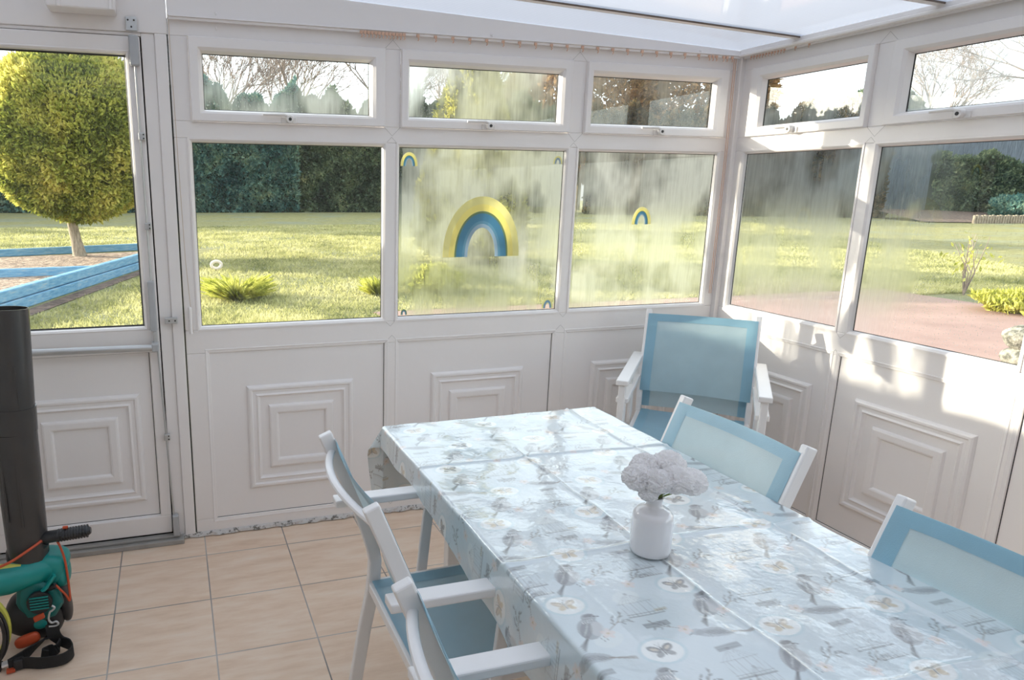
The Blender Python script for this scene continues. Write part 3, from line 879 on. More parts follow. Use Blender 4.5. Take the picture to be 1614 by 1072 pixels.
def cloth():
    W = TX1 - TX0; L = TY1 - TY0
    SP = .0024
    nu = int(W / SP); hu = 56; hv = 100
    # unrolled coordinates: U runs across (0..W on top), V runs from the far edge (0) towards the viewer (negative)
    vrow = np.concatenate([np.linspace(.27, 0, hv, endpoint=False), -np.linspace(0, L, int(L / SP))])
    yy = -.865 + vrow
    drop = .082 + .132 * np.clip(-1.25 - yy, 0, 3)
    drop = np.minimum(drop, .20) + .004 * np.sin(yy * 23)
    dropR = np.full_like(drop, .15)
    nr = len(vrow); nc = hu + nu + hu
    tl = np.linspace(1, 0, hu, endpoint=False); tr_ = np.linspace(0, 1, hu + 1)[1:]
    U = np.zeros((nr, nc))
    U[:, :hu] = -tl[None, :] * drop[:, None]
    U[:, hu:hu + nu] = np.linspace(0, W, nu)[None, :]
    U[:, hu + nu:] = W + tr_[None, :] * dropR[:, None]
    V = np.repeat(vrow[:, None], nc, 1)
    du = np.where(U < 0, -U, np.where(U > W, U - W, 0)); sg = np.where(U < 0, -1, np.where(U > W, 1, 0))
    dv = np.maximum(V, 0)
    rad = .011
    r_ = np.hypot(du, dv)
    ang = np.minimum(r_ / rad, math.pi / 2)
    out = rad * np.sin(ang); dn = rad * (1 - np.cos(ang)) + np.maximum(r_ - rad * math.pi / 2, 0)
    rest = np.maximum(r_ - rad * math.pi / 2, 0)
    phi = np.arctan2(dv, np.maximum(du, 1e-9)); corner = (du > 0) & (dv > 0)
    flare = np.where(corner, .05 + .50 * np.sin(2 * phi) ** 1.3, .05)
    flare = flare + .02 * np.sin(V * 31 + 1) * (du > 0) + .10 * np.sin(U * 26) * (dv > 0) * (~corner)
    out = out + rest * np.sin(flare); dn = dn - rest * (1 - np.cos(flare))
    cu = np.where(du > 0, np.cos(phi), 0.0); cv = np.where(dv > 0, np.sin(phi), 0.0)
    cu = np.where((du > 0) & (dv <= 0), 1.0, cu); cv = np.where((dv > 0) & (du <= 0), 1.0, cv)
    X = TX0 + np.clip(U, 0, W) + sg * cu * out
    Y = -.865 + np.minimum(V, 0) + cv * out
    Z = TZ - dn
    # fold creases and slack in the plastic
    top = np.exp(-(r_ / .03) ** 2)
    def ridge(D, wdt, h): return h * np.exp(-(np.abs(D) / wdt) ** 1.3)
    un, vn = U, V
    wob = .006 * np.sin(un * 9 + 1) + .003 * np.sin(un * 31)
    wv = .004 * np.sin(vn * 7) + .002 * np.sin(vn * 23)
    Z += top * (ridge(vn + .36 + .04 * un + wob, .0045, .0042) + ridge(vn + .90 + .012 * un + wob, .005, .0034) + ridge(vn + 1.41 + wob, .006, .0036))
    Z += top * (ridge(un - .320 - wv, .0042, .0052) * (vn < -.3) + ridge(un - .676 - wv, .0042, .0050) + ridge(un - .10, .006, .0010) * (vn < -.9))
    Z += top * (.0012 * np.sin(un * 14 + 2.2 * np.sin(vn * 5)) * np.cos(vn * 9 + 1.5 * np.sin(un * 6)) + .0007 * np.sin(vn * 33 + 6 * np.sin(un * 4)) + .0006 * np.sin(un * 47 + 3 * np.cos(vn * 11)))
    Z += .002
    # ------- printed pattern, in the cloth's own unrolled coordinates
    C = np.zeros((nr, nc, 3)); C[:] = (.57, .655, .685)
    soft = .5 + .5 * np.sin(U * 19 + 2 * np.sin(V * 13)) * np.cos(V * 17 + 1.7 * np.sin(U * 23))
    C += (np.array([.69, .745, .765]) - C) * (soft[..., None] * .6)
    def sub(cu_, cv_, rr_):
        i0 = np.searchsorted(-vrow, -(cv_ + rr_)); i1 = np.searchsorted(-vrow, -(cv_ - rr_))
        if i1 <= i0: return None
        um = U[(i0 + i1) // 2 if (i0 + i1) // 2 < nr else nr - 1]
        j0 = max(0, np.searchsorted(um, cu_ - rr_) - 8); j1 = min(nc, np.searchsorted(um, cu_ + rr_) + 8)
        if j1 <= j0: return None
        return slice(i0, i1), slice(j0, j1)
    AA = .0014
    def paint(sl, dist, col, alpha):
        a = np.clip(.5 - dist / AA, 0, 1)[..., None] * alpha
        C[sl] = C[sl] * (1 - a) + np.array(col) * a
    def ell(c, a, b, rot, col, al=1, o=(0, 0), fl=1):
        px, py = o[0] + fl * c[0], o[1] + c[1]
        s_ = sub(px, py, max(a, b) * 1.2)
        if s_ is None: return
        x = (U[s_] - px) * fl; y = V[s_] - py
        cr, sr = math.cos(rot), math.sin(rot)
        xr = x * cr + y * sr; yr = -x * sr + y * cr
        q = np.sqrt((xr / a) ** 2 + (yr / b) ** 2)
        paint(s_, (q - 1) * min(a, b), col, al)
    def ring_(c, a, b, wdt, col, al, o):
        s_ = sub(o[0] + c[0], o[1] + c[1], max(a, b) * 1.3)
        if s_ is None: return
        q = np.sqrt(((U[s_] - o[0] - c[0]) / a) ** 2 + ((V[s_] - o[1] - c[1]) / b) ** 2)
        paint(s_, np.abs(q - 1) * min(a, b) - wdt / 2, col, al)
    def seg(p, q, wdt, col, al=1, o=(0, 0), fl=1):
        p = np.array([o[0] + fl * p[0], o[1] + p[1]]); q = np.array([o[0] + fl * q[0], o[1] + q[1]])
        c = (p + q) / 2; h = np.hypot(*(q - p)) / 2 + wdt
        s_ = sub(c[0], c[1], h + .002)
        if s_ is None: return
        d = q - p; x = U[s_] - p[0]; y = V[s_] - p[1]
        t = np.clip((x * d[0] + y * d[1]) / max(d @ d, 1e-12), 0, 1)
        paint(s_, np.hypot(x - t * d[0], y - t * d[1]) - wdt / 2, col, al)
    DK, GR, BR, WH, PK, OC = (.10, .10, .10), (.30, .32, .34), (.26, .22, .18), (.80, .82, .80), (.74, .60, .54), (.55, .42, .22)
    def butterfly(o, dark):
        ring_((0, 0), .041, .031, .006, (.42, .60, .64), .35, o)
        ell((0, 0), .038, .028, 0, WH, .88, o)
        c1 = DK if dark else (.50, .42, .32)
        for f_ in (1, -1):
            ell((.013, .006), .013, .0075, .5, c1, .75, o, f_); ell((.010, -.008), .009, .006, -.6, c1 if dark else OC, .65, o, f_)
            ell((.013, .006), .007, .0035, .5, (.70, .62, .50), .7, o, f_)
            seg((.002, .004), (.022, .014), .0012, DK, .7, o, f_)
        seg((0, -.011), (0, .009), .0024, DK, .85, o)
        for f_ in (1, -1): seg((0, .009), (.005, .018), .001, DK, .7, o, f_)
    def bird(o, fl, k=1.0, tone=GR):
        k *= 1.12
        for i in range(4): seg((-.012 * k, -.014 * k - i * .0015), (-.034 * k, -.044 * k + i * .0045), .0042, DK, .5, o, fl)
        ell((0, 0), .025 * k, .0175 * k, .95, tone, .8, o, fl); ell((.0125 * k, .0235 * k), .0115 * k, .0098 * k, .2, tone, .8, o, fl)
        ell((.010 * k, -.003 * k), .017 * k, .010 * k, 1.0, (.56, .58, .58), .75, o, fl); ell((-.006 * k, -.001 * k), .020 * k, .0085 * k, 1.0, DK, .45, o, fl)
        for i in range(6): seg((-.016 * k + i * .0042 * k, -.012 * k + i * .0052 * k), (-.006 * k + i * .0030 * k, -.003 * k + i * .0042 * k), .0012, (.62, .64, .64), .7, o, fl)
        for i in range(5): seg((-.002 * k + .004 * k * i, .013 * k), (-.001 * k + .004 * k * i, .019 * k), .0014, WH, .85, o, fl)
        ell((.015 * k, .0285 * k), .0085 * k, .0035 * k, .1, DK, .55, o, fl)
        seg((.021 * k, .0245 * k), (.0285 * k, .0225 * k), .0026, DK, .9, o, fl)
        ell((.0165 * k, .0255 * k), .0015, .0015, 0, DK, 1, o, fl)
        seg((.003 * k, -.022 * k), (.006 * k, -.031 * k), .0012, DK, .8, o, fl); seg((.009 * k, -.020 * k), (.012 * k, -.030 * k), .0012, DK, .8, o, fl)
    def longbird(o, fl):
        ell((0, 0), .036, .013, -.18, GR, .6, o, fl); ell((-.030, .009), .012, .009, 0, GR, .65, o, fl); ell((.004, -.001), .024, .007, -.25, DK, .35, o, fl)
        for i in range(3): seg((.030, -.006 - i * .001), (.075, -.020 + i * .003), .0035, BR, .5, o, fl)
        seg((-.041, .009), (-.049, .006), .002, DK, .8, o, fl)
        for i in range(6): seg((-.02 + i * .008, .006 - i * .0015), (-.012 + i * .008, -.006 - i * .0012), .001, DK, .45, o, fl)
    def branch(o, fl, k=1.0, flower=True):
        seg((0, 0), (.035 * k, .020 * k), .0018, BR, .75, o, fl); seg((.035 * k, .020 * k), (.060 * k, .048 * k), .0015, BR, .75, o, fl)
        seg((.030 * k, .017 * k), (.062 * k, .018 * k), .0013, BR, .7, o, fl); seg((.02 * k, .011 * k), (.030 * k, .038 * k), .0013, BR, .7, o, fl)
        for (x, y, r_) in ((.040, .030, .9), (.052, .036, .2), (.056, .048, 1.2), (.048, .021, .6), (.060, .021, -.3), (.026, .028, 1.6), (.034, .038, .8), (.020, .018, 2.2), (.064, .014, -.6), (.044, .012, -.9)):
            ell((x * k, y * k), .0058 * k, .0024 * k, r_, DK, .55, o, fl)
        if flower:
            for i in range(5):
                t = i * 1.2566; ell((-.006 + .008 * math.cos(t), -.006 + .008 * math.sin(t)), .0062, .0048, t, PK, .55, o, fl)
            ell((-.006, -.006), .0028, .0028, 0, OC, .8, o, fl)
    def cage(o, k=1.0):
        for i in range(-4, 5):
            x = i * .0078 * k; seg((x, -.026 * k), (x * .92, .010 * k), .0011, GR, .55, o); seg((x * .92, .010 * k), (x * .25, .030 * k), .0010, GR, .5, o)
        for y, wd_ in ((-.026, .0032), (-.020, .0014), (.010, .0016)): seg((-.033 * k, y * k), (.033 * k, y * k), wd_, DK, .55, o)
        for i in range(8): ell((-.028 * k + i * .008 * k, -.023 * k), .0014, .0014, 0, WH, .8, o)
        ell((0, .034 * k), .004, .004, 0, GR, .6, o)
    def slab(o, k=1.0, al=.42):
        for i in range(10): seg((-.026 * k, .006 - i * .0014), (.026 * k, .007 - i * .0014), .0016, DK if i % 3 else GR, al, o)
    def tag_(o):
        for i in range(8): seg((-.012, .004 - i * .001), (.012, .004 - i * .001), .0012, (.52, .48, .36), .6, o)
        for i in range(4): seg((-.008 + i * .005, -.003), (-.006 + i * .005, .003), .0012, DK, .7, o)
    for r_i in range(-2, 14):
        for c_i in range(-3, 6):
            ox = .080 + .249 * c_i - .012 * (r_i % 1) - .0135 * 2 * (r_i // 1) * 0 - .013 * 2 * r_i * .55
            oy = -.068 - .3345 * r_i
            if not (-.3 < ox + .1 < W + .35 and -L - .2 < oy < .45): continue
            O_ = lambda x, y: (ox + x, oy + y)
            for f_, (x, y) in ((0, (.125, -.010)), (1, (.020, -.112))):
                ell((0, 0), .030, .020, .3, (.74, .79, .77), .5, O_(x, y))
            butterfly(O_(0, 0), (r_i + c_i) % 3 == 1); butterfly(O_(.090, -.166), (r_i + c_i) % 3 == 0)
            bird(O_(.004, -.077), 1, 1.12); branch(O_(.034, -.092), 1, .85)
            bird(O_(.040, -.247), 1, 1.2, (.34, .35, .36)); branch(O_(.078, -.272), 1, .9)
            longbird(O_(.212, -.150), 1); branch(O_(.160, -.122), -1, .7)
            cage(O_(.130, -.040), 1.15); slab(O_(.128, -.100), 1, .6); tag_(O_(.165, -.062))
            cage(O_(.200, -.232), 1.15); slab(O_(-.045, -.190), .9, .55); slab(O_(.196, -.285), .8, .3); branch(O_(.150, -.300), 1, .8); cage(O_(-.040, -.270), .8)
    idx = np.arange(nr * nc).reshape(nr, nc)
    F = np.stack([idx[:-1, :-1], idx[1:, :-1], idx[1:, 1:], idx[:-1, 1:]], -1).reshape(-1, 4)
    P_ = np.stack([X, Y, Z], -1).reshape(-1, 3)
    k = N('printed_oilcloth')
    at = k.n('ShaderNodeAttribute', attribute_name='print')
    k.l(at.outputs['Color'], k.b.inputs['Base Color'])
    k.b.inputs['Roughness'].default_value = .34
    k.b.inputs['Specular IOR Level'].default_value = .75
    k.b.inputs['Coat Weight'].default_value = 1.0
    k.b.inputs['Coat IOR'].default_value = 1.8
    k.b.inputs['Coat Roughness'].default_value = .085
    v = k.coord(kind='World', scale=(1, 1, 1))
    hh = k.math('ADD', k.noise(v, 14, 3), k.math('MULTIPLY', k.noise(v, 55, 2), .25))
    bn = k.bump(hh, .45, .005)
    k.l(bn, k.b.inputs['Coat Normal'])
    o = np_mesh('tablecloth', P_, F, k.m, None, True)
    ca = o.data.color_attributes.new('print', 'FLOAT_COLOR', 'POINT')
    ca.data.foreach_set('color', np.concatenate([np.clip(C, 0, 1), np.ones((nr, nc, 1))], -1).astype(np.float32).ravel())
    tag(o, 'glossy pale blue oilcloth printed with birds, butterflies and birdcages', 'tablecloth')
cloth()

# ------------------------------------------------------------------ chairs
def bar(mb, pts, y, wy, t):
    """rectangular bar following (x,z) points in the plane y; wy across, t thick in the plane"""
    pts = [Vector((p[0], 0, p[1])) for p in pts]
    rg = []
    for i, p in enumerate(pts):
        d = (pts[min(i + 1, len(pts) - 1)] - pts[max(i - 1, 0)]).normalized()
        n_ = Vector((-d.z, 0, d.x)) * t / 2
        rg.append([p + n_ + Vector((0, y - wy / 2, 0)), p + n_ + Vector((0, y + wy / 2, 0)), p - n_ + Vector((0, y + wy / 2, 0)), p - n_ + Vector((0, y - wy / 2, 0))])
    mb.loft(rg)

POST = [(0, .872), (.030, .800), (.056, .735), (.090, .655), (.117, .575), (.133, .520), (.139, .485), (.137, .440), (.130, .380), (.109, .272), (.086, .130), (.066, 0)]
def postx(z):
    for (xa, za), (xb, zb) in zip(POST, POST[1:]):
        if zb <= z <= za: return xa + (xb - xa) * (za - z) / (za - zb)
    return 0
AF = .600      # arm front
def build_chair(label, group, loc, rz):
    c = empty('sling_armchair', loc, rz); tag(c, label, 'chair', group)
    for s_ in (-1, 1):
        mb = MB(); bar(mb, POST, s_ * .228, .024, .036); mb.build('rear_leg', CHAIRWHITE, c, bevel=.004)
        mb = MB()
        bar(mb, [(.62, 0), (AF - .004, .30), (AF - .012, .560), (AF - .014, .652)], s_ * .256, .026, .036); mb.build('front_leg', CHAIRWHITE, c, bevel=.004)
        mb = MB(); mb.box((.030, s_ * .256 - .024, .650), (AF + .012, s_ * .256 + .024, .672)); ar = mb.build('armrest', CHAIRWHITE, c, bevel=.004)
        mb = MB(); mb.box((.066, s_ * .236, .655), (.100, s_ * .250, .700) if False else (.100, s_ * .250, .668)); mb.build('arm_bracket', CHAIRWHITE, c)
        mb = MB(); bar(mb, [(.312, .650), (.300, .540), (.288, .405)], s_ * .252, .014, .030); mb.build('arm_strut', CHAIRWHITE, c, bevel=.003)
        mb = MB(); bar(mb, [(.120, .405), (.34, .410), (.585, .418)], s_ * .232 if False else s_ * .224, .022, .030); mb.build('seat_rail', CHAIRWHITE, c, bevel=.003)
    for x_, z_ in ((.118, .392), (.560, .402)):
        mb = MB(); mb.box((x_, -.213, z_), (x_ + .024, .213, z_ + .028)); mb.build('seat_crossbar', CHAIRWHITE, c, bevel=.003)
    # bowed top rail behind the sling
    mb = MB(); pts = []
    for i in range(17):
        t = -1 + 2 * i / 16
        pts.append((.018 - .042 * (1 - t * t), .222 * t, .822 + .010 * (1 - t * t)))
    mb.tube(pts, .0105, 10, flat=.75); mb.build('top_rail', CHAIRWHITE, c, smooth=True)
    # slings
    def sling(name, f, u0, u1, v0, v1, nu=14, nv=14, mat=SLING, parent=None, n=0.0):
        us = np.linspace(u0, u1, nu); vs = np.linspace(v0, v1, nv)
        V = np.array([f(u_, v_, n) for v_ in vs for u_ in us]); i = np.arange(nu * nv).reshape(nv, nu)
        F = np.stack([i[:-1, :-1], i[:-1, 1:], i[1:, 1:], i[1:, :-1]], -1).reshape(-1, 4)
        return np_mesh(name, V, F, mat, parent or c, True)
    def fb(u_, z, n):
        return (postx(z) + .0195 + n - .018 * max(0, 1 - (u_ / .211) ** 2), u_, z)
    def fs(u_, x, n):
        return (x, u_, .424 + .012 * (x - .13) / .45 + n - .020 * (1 - (u_ / .215) ** 2) * math.sin(math.pi * min(1, max(0, (x - .12) / .46))))
    b = sling('back_sling', fb, -.228, .228, .858, .520, 16, 16)
    for u0, u1 in ((-.228, -.186), (.186, .228)): sling('hem', fb, u0, u1, .858, .520, 4, 16, HEM, b, .0016)
    sling('hem', fb, -.186, .186, .858, .826, 14, 4, HEM, b, .0016)
    st = sling('seat_sling', fs, -.215, .215, .128, .580, 14, 16, SEATM)
    for u0, u1 in ((-.215, -.180), (.180, .215)): sling('hem', fs, u0, u1, .128, .580, 4, 14, HEM, st, .0016)
    return c
def dup(root, label, loc, rz, group=None):
    r_ = root.copy(); COL.objects.link(r_); r_.location = loc; r_.rotation_euler = (0, 0, rz); r_['label'] = label
    if group: r_['group'] = group
    for ch in list(root.children):
        c_ = ch.copy(); COL.objects.link(c_); c_.parent = r_
        for g_ in ch.children:
            d_ = g_.copy(); COL.objects.link(d_); d_.parent = c_
    return r_
GC = 'blue sling garden armchairs around the table'
ch = build_chair('white framed blue sling armchair on the left side of the table, farther from the viewer', GC, (-2.318, -1.465, 0), 0)
dup(ch, 'white framed blue sling armchair on the left side of the table, nearest the viewer', (-2.345, -2.212, 0), 0)
dup(ch, 'blue sling armchair on the right side of the table, closest to the corner armchair', (-1.150, -1.437, 0), math.pi)
dup(ch, 'blue sling armchair on the right side of the table, cut off by the photo edge', (-1.205, -2.190, 0), math.pi)
TH = R(227.85)
dup(ch, 'upper of two stacked pale blue sling armchairs in the room corner beyond the table', (-.377, -.350, .085), TH)
dup(ch, 'lower of two stacked sling armchairs in the corner, only its dark lower back showing', (-.377 - .045 * math.cos(TH), -.350 - .045 * math.sin(TH), 0), TH)

# ------------------------------------------------------------------ vase and flowers
vx, vy, vz = -1.724, -1.812, .7455
mb = MB()
mb.lathe([(0, 0), (.037, 0), (.0415, .003), (.0425, .012), (.0425, .078), (.0405, .090), (.033, .099), (.021, .104), (.0165, .109), (.0165, .122), (.019, .127), (.0175, .128), (.014, .124), (.014, .090), (.0, .088)], (0, 0, 0), 48)
vs_ = mb.build('bottle_vase', CERAMIC, None, smooth=True, angle=180); vs_.location = (vx, vy, vz)
tag(vs_, 'short white glazed bottle vase with narrow neck on the tablecloth', 'vase')
def mat_petal():
    k = N('white_petal'); d = k.n('ShaderNodeBsdfDiffuse'); t = k.n('ShaderNodeBsdfTranslucent'); x = k.n('ShaderNodeMixShader'); x.inputs[0].default_value = .5
    f = k.noise(k.coord(), 20, 2); cc = k.mix(f, (.96, .94, .94), (.985, .97, .97))
    k.l(cc, d.inputs[0]); k.l(cc, t.inputs[0]); k.l(d.outputs[0], x.inputs[1]); k.l(t.outputs[0], x.inputs[2]); k.l(x.outputs[0], k.out.inputs['Surface'])
    return k.m
PETAL = mat_petal()
STEM = plain('flower_stem', (.18, .26, .06), .6, var=.4, nscale=30)
from mathutils import noise as MN
def bloom_mesh(r_, seed):
    bm = bmesh.new(); bmesh.ops.create_icosphere(bm, subdivisions=6, radius=1)
    off = Vector((seed * 1.7, seed * .9, seed * .31))
    for v in bm.verts:
        d = v.co.normalized()
        wv = MN.noise_vector(d * 1.6 + off) * .55
        l_ = 1 - abs(MN.noise((d + wv) * 2.3 + off)) * 2.0
        f_ = 1 - abs(MN.noise((d + wv) * 5.2 + off * 2)) * 2.0
        g_ = MN.noise(d * 13 + off)
        k_ = .78 + .20 * l_ + .085 * f_ + .045 * g_
        p = d * k_ * r_
        p.z *= .86 if d.z > 0 else .70
        v.co = p
    V = np.array([tuple(v.co) for v in bm.verts]); F = np.array([[v.index for v in f.verts] for f in bm.faces]); bm.free()
    return V, F
bl = [(-.038, .000, .168, .035), (-.006, -.022, .170, .032), (.034, -.018, .170, .036), (.072, .004, .158, .036), (-.014, .030, .182, .033), (.036, .034, .184, .037), (-.024, -.024, .144, .021)]
for i, (x, y, z, r_) in enumerate(bl):
    c, s_ = math.cos(-yaw), math.sin(-yaw)
    X_, Y_ = x * c - y * s_, x * s_ + y * c
    o = empty('carnation', (vx, vy, vz + .090)); tag(o, 'ruffled white artificial carnation in the bottle vase', 'flower', 'white flowers in the bottle vase')
    V, F = bloom_mesh(r_, 40 + i)
    b = np_mesh('bloom', V + np.array([X_, Y_, z - .090]), F, PETAL, o, True)
    mb = MB()
    mb.tube([(X_ * .08, Y_ * .08, -.002), (X_ * .12, Y_ * .12, .034), (X_ * .55, Y_ * .55, (z - .09) * .66), (X_ * .92, Y_ * .92, z - .09 - r_ * .2)], [.0016, .0018, .0022, .004], 6)
    mb.build('stem', STEM, o, smooth=True)
    if i < 4:
        mb = MB()
        for sgn in (-1, 1):
            a = Vector((X_ * .3, Y_ * .3, .046)); t_ = Vector((X_ * .5 + sgn * .012, Y_ * .5 - .01, .070)); w_ = Vector((.003, .003, .001))
            mb.add([a, (a + t_) / 2 + w_, t_, (a + t_) / 2 - w_, (a + t_) / 2 + Vector((0, 0, .002))], [(0, 1, 4), (1, 2, 4), (2, 3, 4), (3, 0, 4)])
        mb.build('leaf', STEM, o)

# ------------------------------------------------------------------ leaf blower leaning by the door
lb = empty('leaf_blower', (-3.17, -.60, 0)); tag(lb, 'teal and black corded leaf blower standing on its motor with a long black tube upright', 'leaf blower')
def B_(x, y, z): return (x + 3.17, y + .60, z)      # local to the blower
mb = MB()
A0, A1 = Vector(B_(-3.172, -.60, 1.140)), Vector(B_(-3.186, -.61, .800))
mb.tube([A0 + Vector((.000, 0, -.10)), A0], [.046, .046], 36, flat=1.0) if False else None
def hollow(mb, p, q, r0, r1, th=.004, n=40, flat=.92):
    p, q = Vector(p), Vector(q); t = (q - p).normalized(); u_ = t.cross(Vector((0, 1, 0))).normalized(); v_ = t.cross(u_)
    ring = lambda c, r_: [c + r_ * (math.cos(2 * math.pi * j / n) * u_ + flat * math.sin(2 * math.pi * j / n) * v_) for j in range(n)]
    mb.loft([ring(p + t * .05, r0 - th), ring(p, r0 - th), ring(p, r0), ring(q, r1)], True, False)
hollow(mb, A0, A1, .062, .064)
up_t = mb.build('upper_tube', TUBEM, lb, smooth=True)
mb = MB()
c0, c1 = Vector(B_(-3.186, -.61, .830)), Vector(B_(-3.189, -.61, .750))
hollow(mb, c0, c1, .0685, .0685); mb.build('tube_collar', TUBEM, lb, smooth=True)
mb = MB()
d1 = Vector(B_(-3.190, -.60, .300))
hollow(mb, c1, d1, .067, .062); mb.build('lower_tube', TUBEM, lb, smooth=True)
for k_, (x, z0, z1) in enumerate(((-.038, .46, .73), (.030, .83, .97), (-.030, .83, .97), (.004, .44, .73))):
    mb = MB(); mb.obox((x - .018, -.0655 + abs(x) * .25, (z0 + z1) / 2), (.0035, 0, 0), (0, .004, 0), (0, 0, (z1 - z0) / 2)); mb.build('tube_rib', TUBEM, lb, bevel=.002)
# motor body: rounded volumes
def blob(name, c, rad, mat, rot=(0, 0, 0), e=2.6, parent=lb, n=28, mm=18):
    mb = MB(); rg = []
    M_ = Matrix.Rotation(rot[2], 3, 'Z') @ Matrix.Rotation(rot[1], 3, 'Y') @ Matrix.Rotation(rot[0], 3, 'X')
    f = lambda v: math.copysign(abs(v) ** (2 / e), v)
    for i in range(mm + 1):
        ph = -math.pi / 2 + math.pi * i / mm
        ph = max(-1.5607, min(1.5607, ph))
        rg.append([Vector(c) + M_ @ Vector((rad[0] * f(math.cos(ph)) * f(math.cos(2 * math.pi * j / n)), rad[1] * f(math.cos(ph)) * f(math.sin(2 * math.pi * j / n)), rad[2] * f(math.sin(ph)))) for j in range(n)])
    mb.loft(rg); return mb.build(name, mat, parent, smooth=True, angle=60)
fan = blob('fan_housing', B_(-3.125, -.59, .262), (.052, .060, .055), TEAL, (0, .25, 0), 3.2)
blob('housing_lobe', B_(-3.098, -.60, .238), (.030, .045, .050), TEAL, (0, 0, 0), 2.4)
mb = MB(); mb.tube([B_(-3.33, -.66, .262), B_(-3.25, -.65, .262), B_(-3.17, -.63, .268), B_(-3.12, -.61, .268)], [.050, .050, .046, .036], 28)
mb.build('motor_barrel', TEAL, lb, smooth=True)
mb = MB(); mb.tube([B_(-3.34, -.655, .300), B_(-3.26, -.655, .310), B_(-3.205, -.655, .306)], [.014, .014, .008], 12, flat=.5); mb.build('yellow_stripe', plain('yellow_label', (.62, .60, .12), .4), lb, smooth=True)
mb = MB(); prof = [(-.075, .055), (-.02, .060), (.045, .020), (.060, -.040), (.030, -.085), (-.020, -.120), (-.060, -.095), (-.085, -.020)]
fr_ = [B_(-3.15 + x, -.655, .190 + z) for x, z in prof]; bk_ = [B_(-3.15 + x * .9, -.56, .190 + z * .9) for x, z in prof]
mb.loft([[Vector(B_(-3.15 + x * .8, -.668, .190 + z * .8)) for x, z in prof], [Vector(p) for p in fr_], [Vector(p) for p in bk_]]); mb.build('volute', plain('dark_teal_plastic', (.006, .15, .14), .4, var=.15), lb, bevel=.006, seg=3)
mb = MB(); mb.lathe([(.0, 0), (.034, 0), (.038, -.006), (.038, -.020), (0, -.020)], B_(-3.158, -.668, .180), 28, 0, (0, 1, 0)); vt = mb.build('vent_cap', BLACKP, lb, smooth=True)
for k_ in range(5):
    mb = MB(); mb.box(B_(-3.186, -.690, .160 + k_ * .010), B_(-3.130, -.693, .164 + k_ * .010)); mb.build('vent_slat', TEAL, vt)
mb = MB(); mb.tube([B_(-3.108, -.668, .262), B_(-3.135, -.672, .225), B_(-3.165, -.674, .200)], [.010, .011, .009], 10, flat=.6); mb.build('teal_web', TEAL, lb, smooth=True)
blob('foot_knob', B_(-3.168, -.645, .092), (.030, .030, .026), TEAL, e=2.2)
blob('collector_neck', B_(-3.20, -.585, .315), (.060, .060, .050), BLACKP, e=2.6)
blob('under_guard', B_(-3.19, -.60, .095), (.095, .070, .070), BLACKP, (0, .3, 0), 2.8)
blob('side_guard', B_(-3.098, -.60, .130), (.020, .040, .075), BLACKP, (0, -.12, 0), 2.6)
blob('orange_flap', B_(-3.205, -.690, .055), (.040, .012, .020), ORANGE, (0, -.3, 0), 3)
mb = MB(); mb.obox(B_(-3.163, -.690, .131), (.016, 0, .006), (0, .006, 0), (-.002, 0, .009)); mb.build('orange_lever', ORANGE, lb, bevel=.003)
mb = MB(); mb.tube([B_(-3.195, -.672, .175), B_(-3.175, -.675, .180)], .010, 8); mb.build('orange_latch', ORANGE, lb)
# handle
mb = MB(); hp0, hp1 = Vector(B_(-3.145, -.625, .378)), Vector(B_(-2.990, -.635, .390))
mb.tube([hp0, hp0.lerp(hp1, .12), hp0.lerp(hp1, .5), hp0.lerp(hp1, .93), hp1], [.014, .023, .022, .020, .012], 16, flat=.85)
hd = mb.build('handle', BLACKP, lb, smooth=True)
for k_ in range(11):
    p = hp0.lerp(hp1, .36 + k_ * .057); mb = MB(); mb.tube([p - Vector((.0024, 0, 0)), p + Vector((.0024, 0, 0))], .0245, 18, flat=.85); mb.build('grip_rib', BLACKP, hd)
mb = MB(); p = hp0.lerp(hp1, .50); mb.obox(p + Vector((0, 0, .025)), (.008, 0, 0), (0, .005, 0), (0, 0, .004)); mb.build('orange_switch', ORANGE, hd, bevel=.002)
mb = MB(); mb.tube([B_(-3.185, -.60, .300), B_(-3.160, -.612, .335), B_(-3.135, -.622, .366)], [.026, .022, .017], 14); mb.build('handle_stem', BLACKP, lb, smooth=True)
mb = MB(); mb.tube([B_(-3.135, -.665, .213), B_(-3.108, -.670, .226)], [.008, .010], 12); mb.build('cable_boot', BLACKP, lb, smooth=True)
def smooth_path(pts, k=6):
    P = [Vector(p) for p in pts]; out = []
    for i in range(len(P) - 1):
        p0, p1, p2, p3 = P[max(i - 1, 0)], P[i], P[i + 1], P[min(i + 2, len(P) - 1)]
        for j in range(k):
            t = j / k
            out.append(.5 * ((2 * p1) + (-p0 + p2) * t + (2 * p0 - 5 * p1 + 4 * p2 - p3) * t * t + (-p0 + 3 * p1 - 3 * p2 + p3) * t ** 3))
    return out + [P[-1]]
mb = MB(); mb.tube(smooth_path([B_(-3.34, -.675, .285), B_(-3.273, -.68, .318), B_(-3.223, -.685, .340), B_(-3.17, -.665, .365), B_(-3.14, -.64, .376)]), .0045, 8); mb.build('orange_cable', ORANGE, lb, smooth=True)
mb = MB(); mb.tube(smooth_path([B_(-3.10, -.63, .372), B_(-3.088, -.635, .345), B_(-3.077, -.64, .293), B_(-3.073, -.64, .20), B_(-3.074, -.645, .150), B_(-3.084, -.655, .180), B_(-3.108, -.668, .226)]), .0038, 8); mb.build('orange_cable', ORANGE, lb, smooth=True)
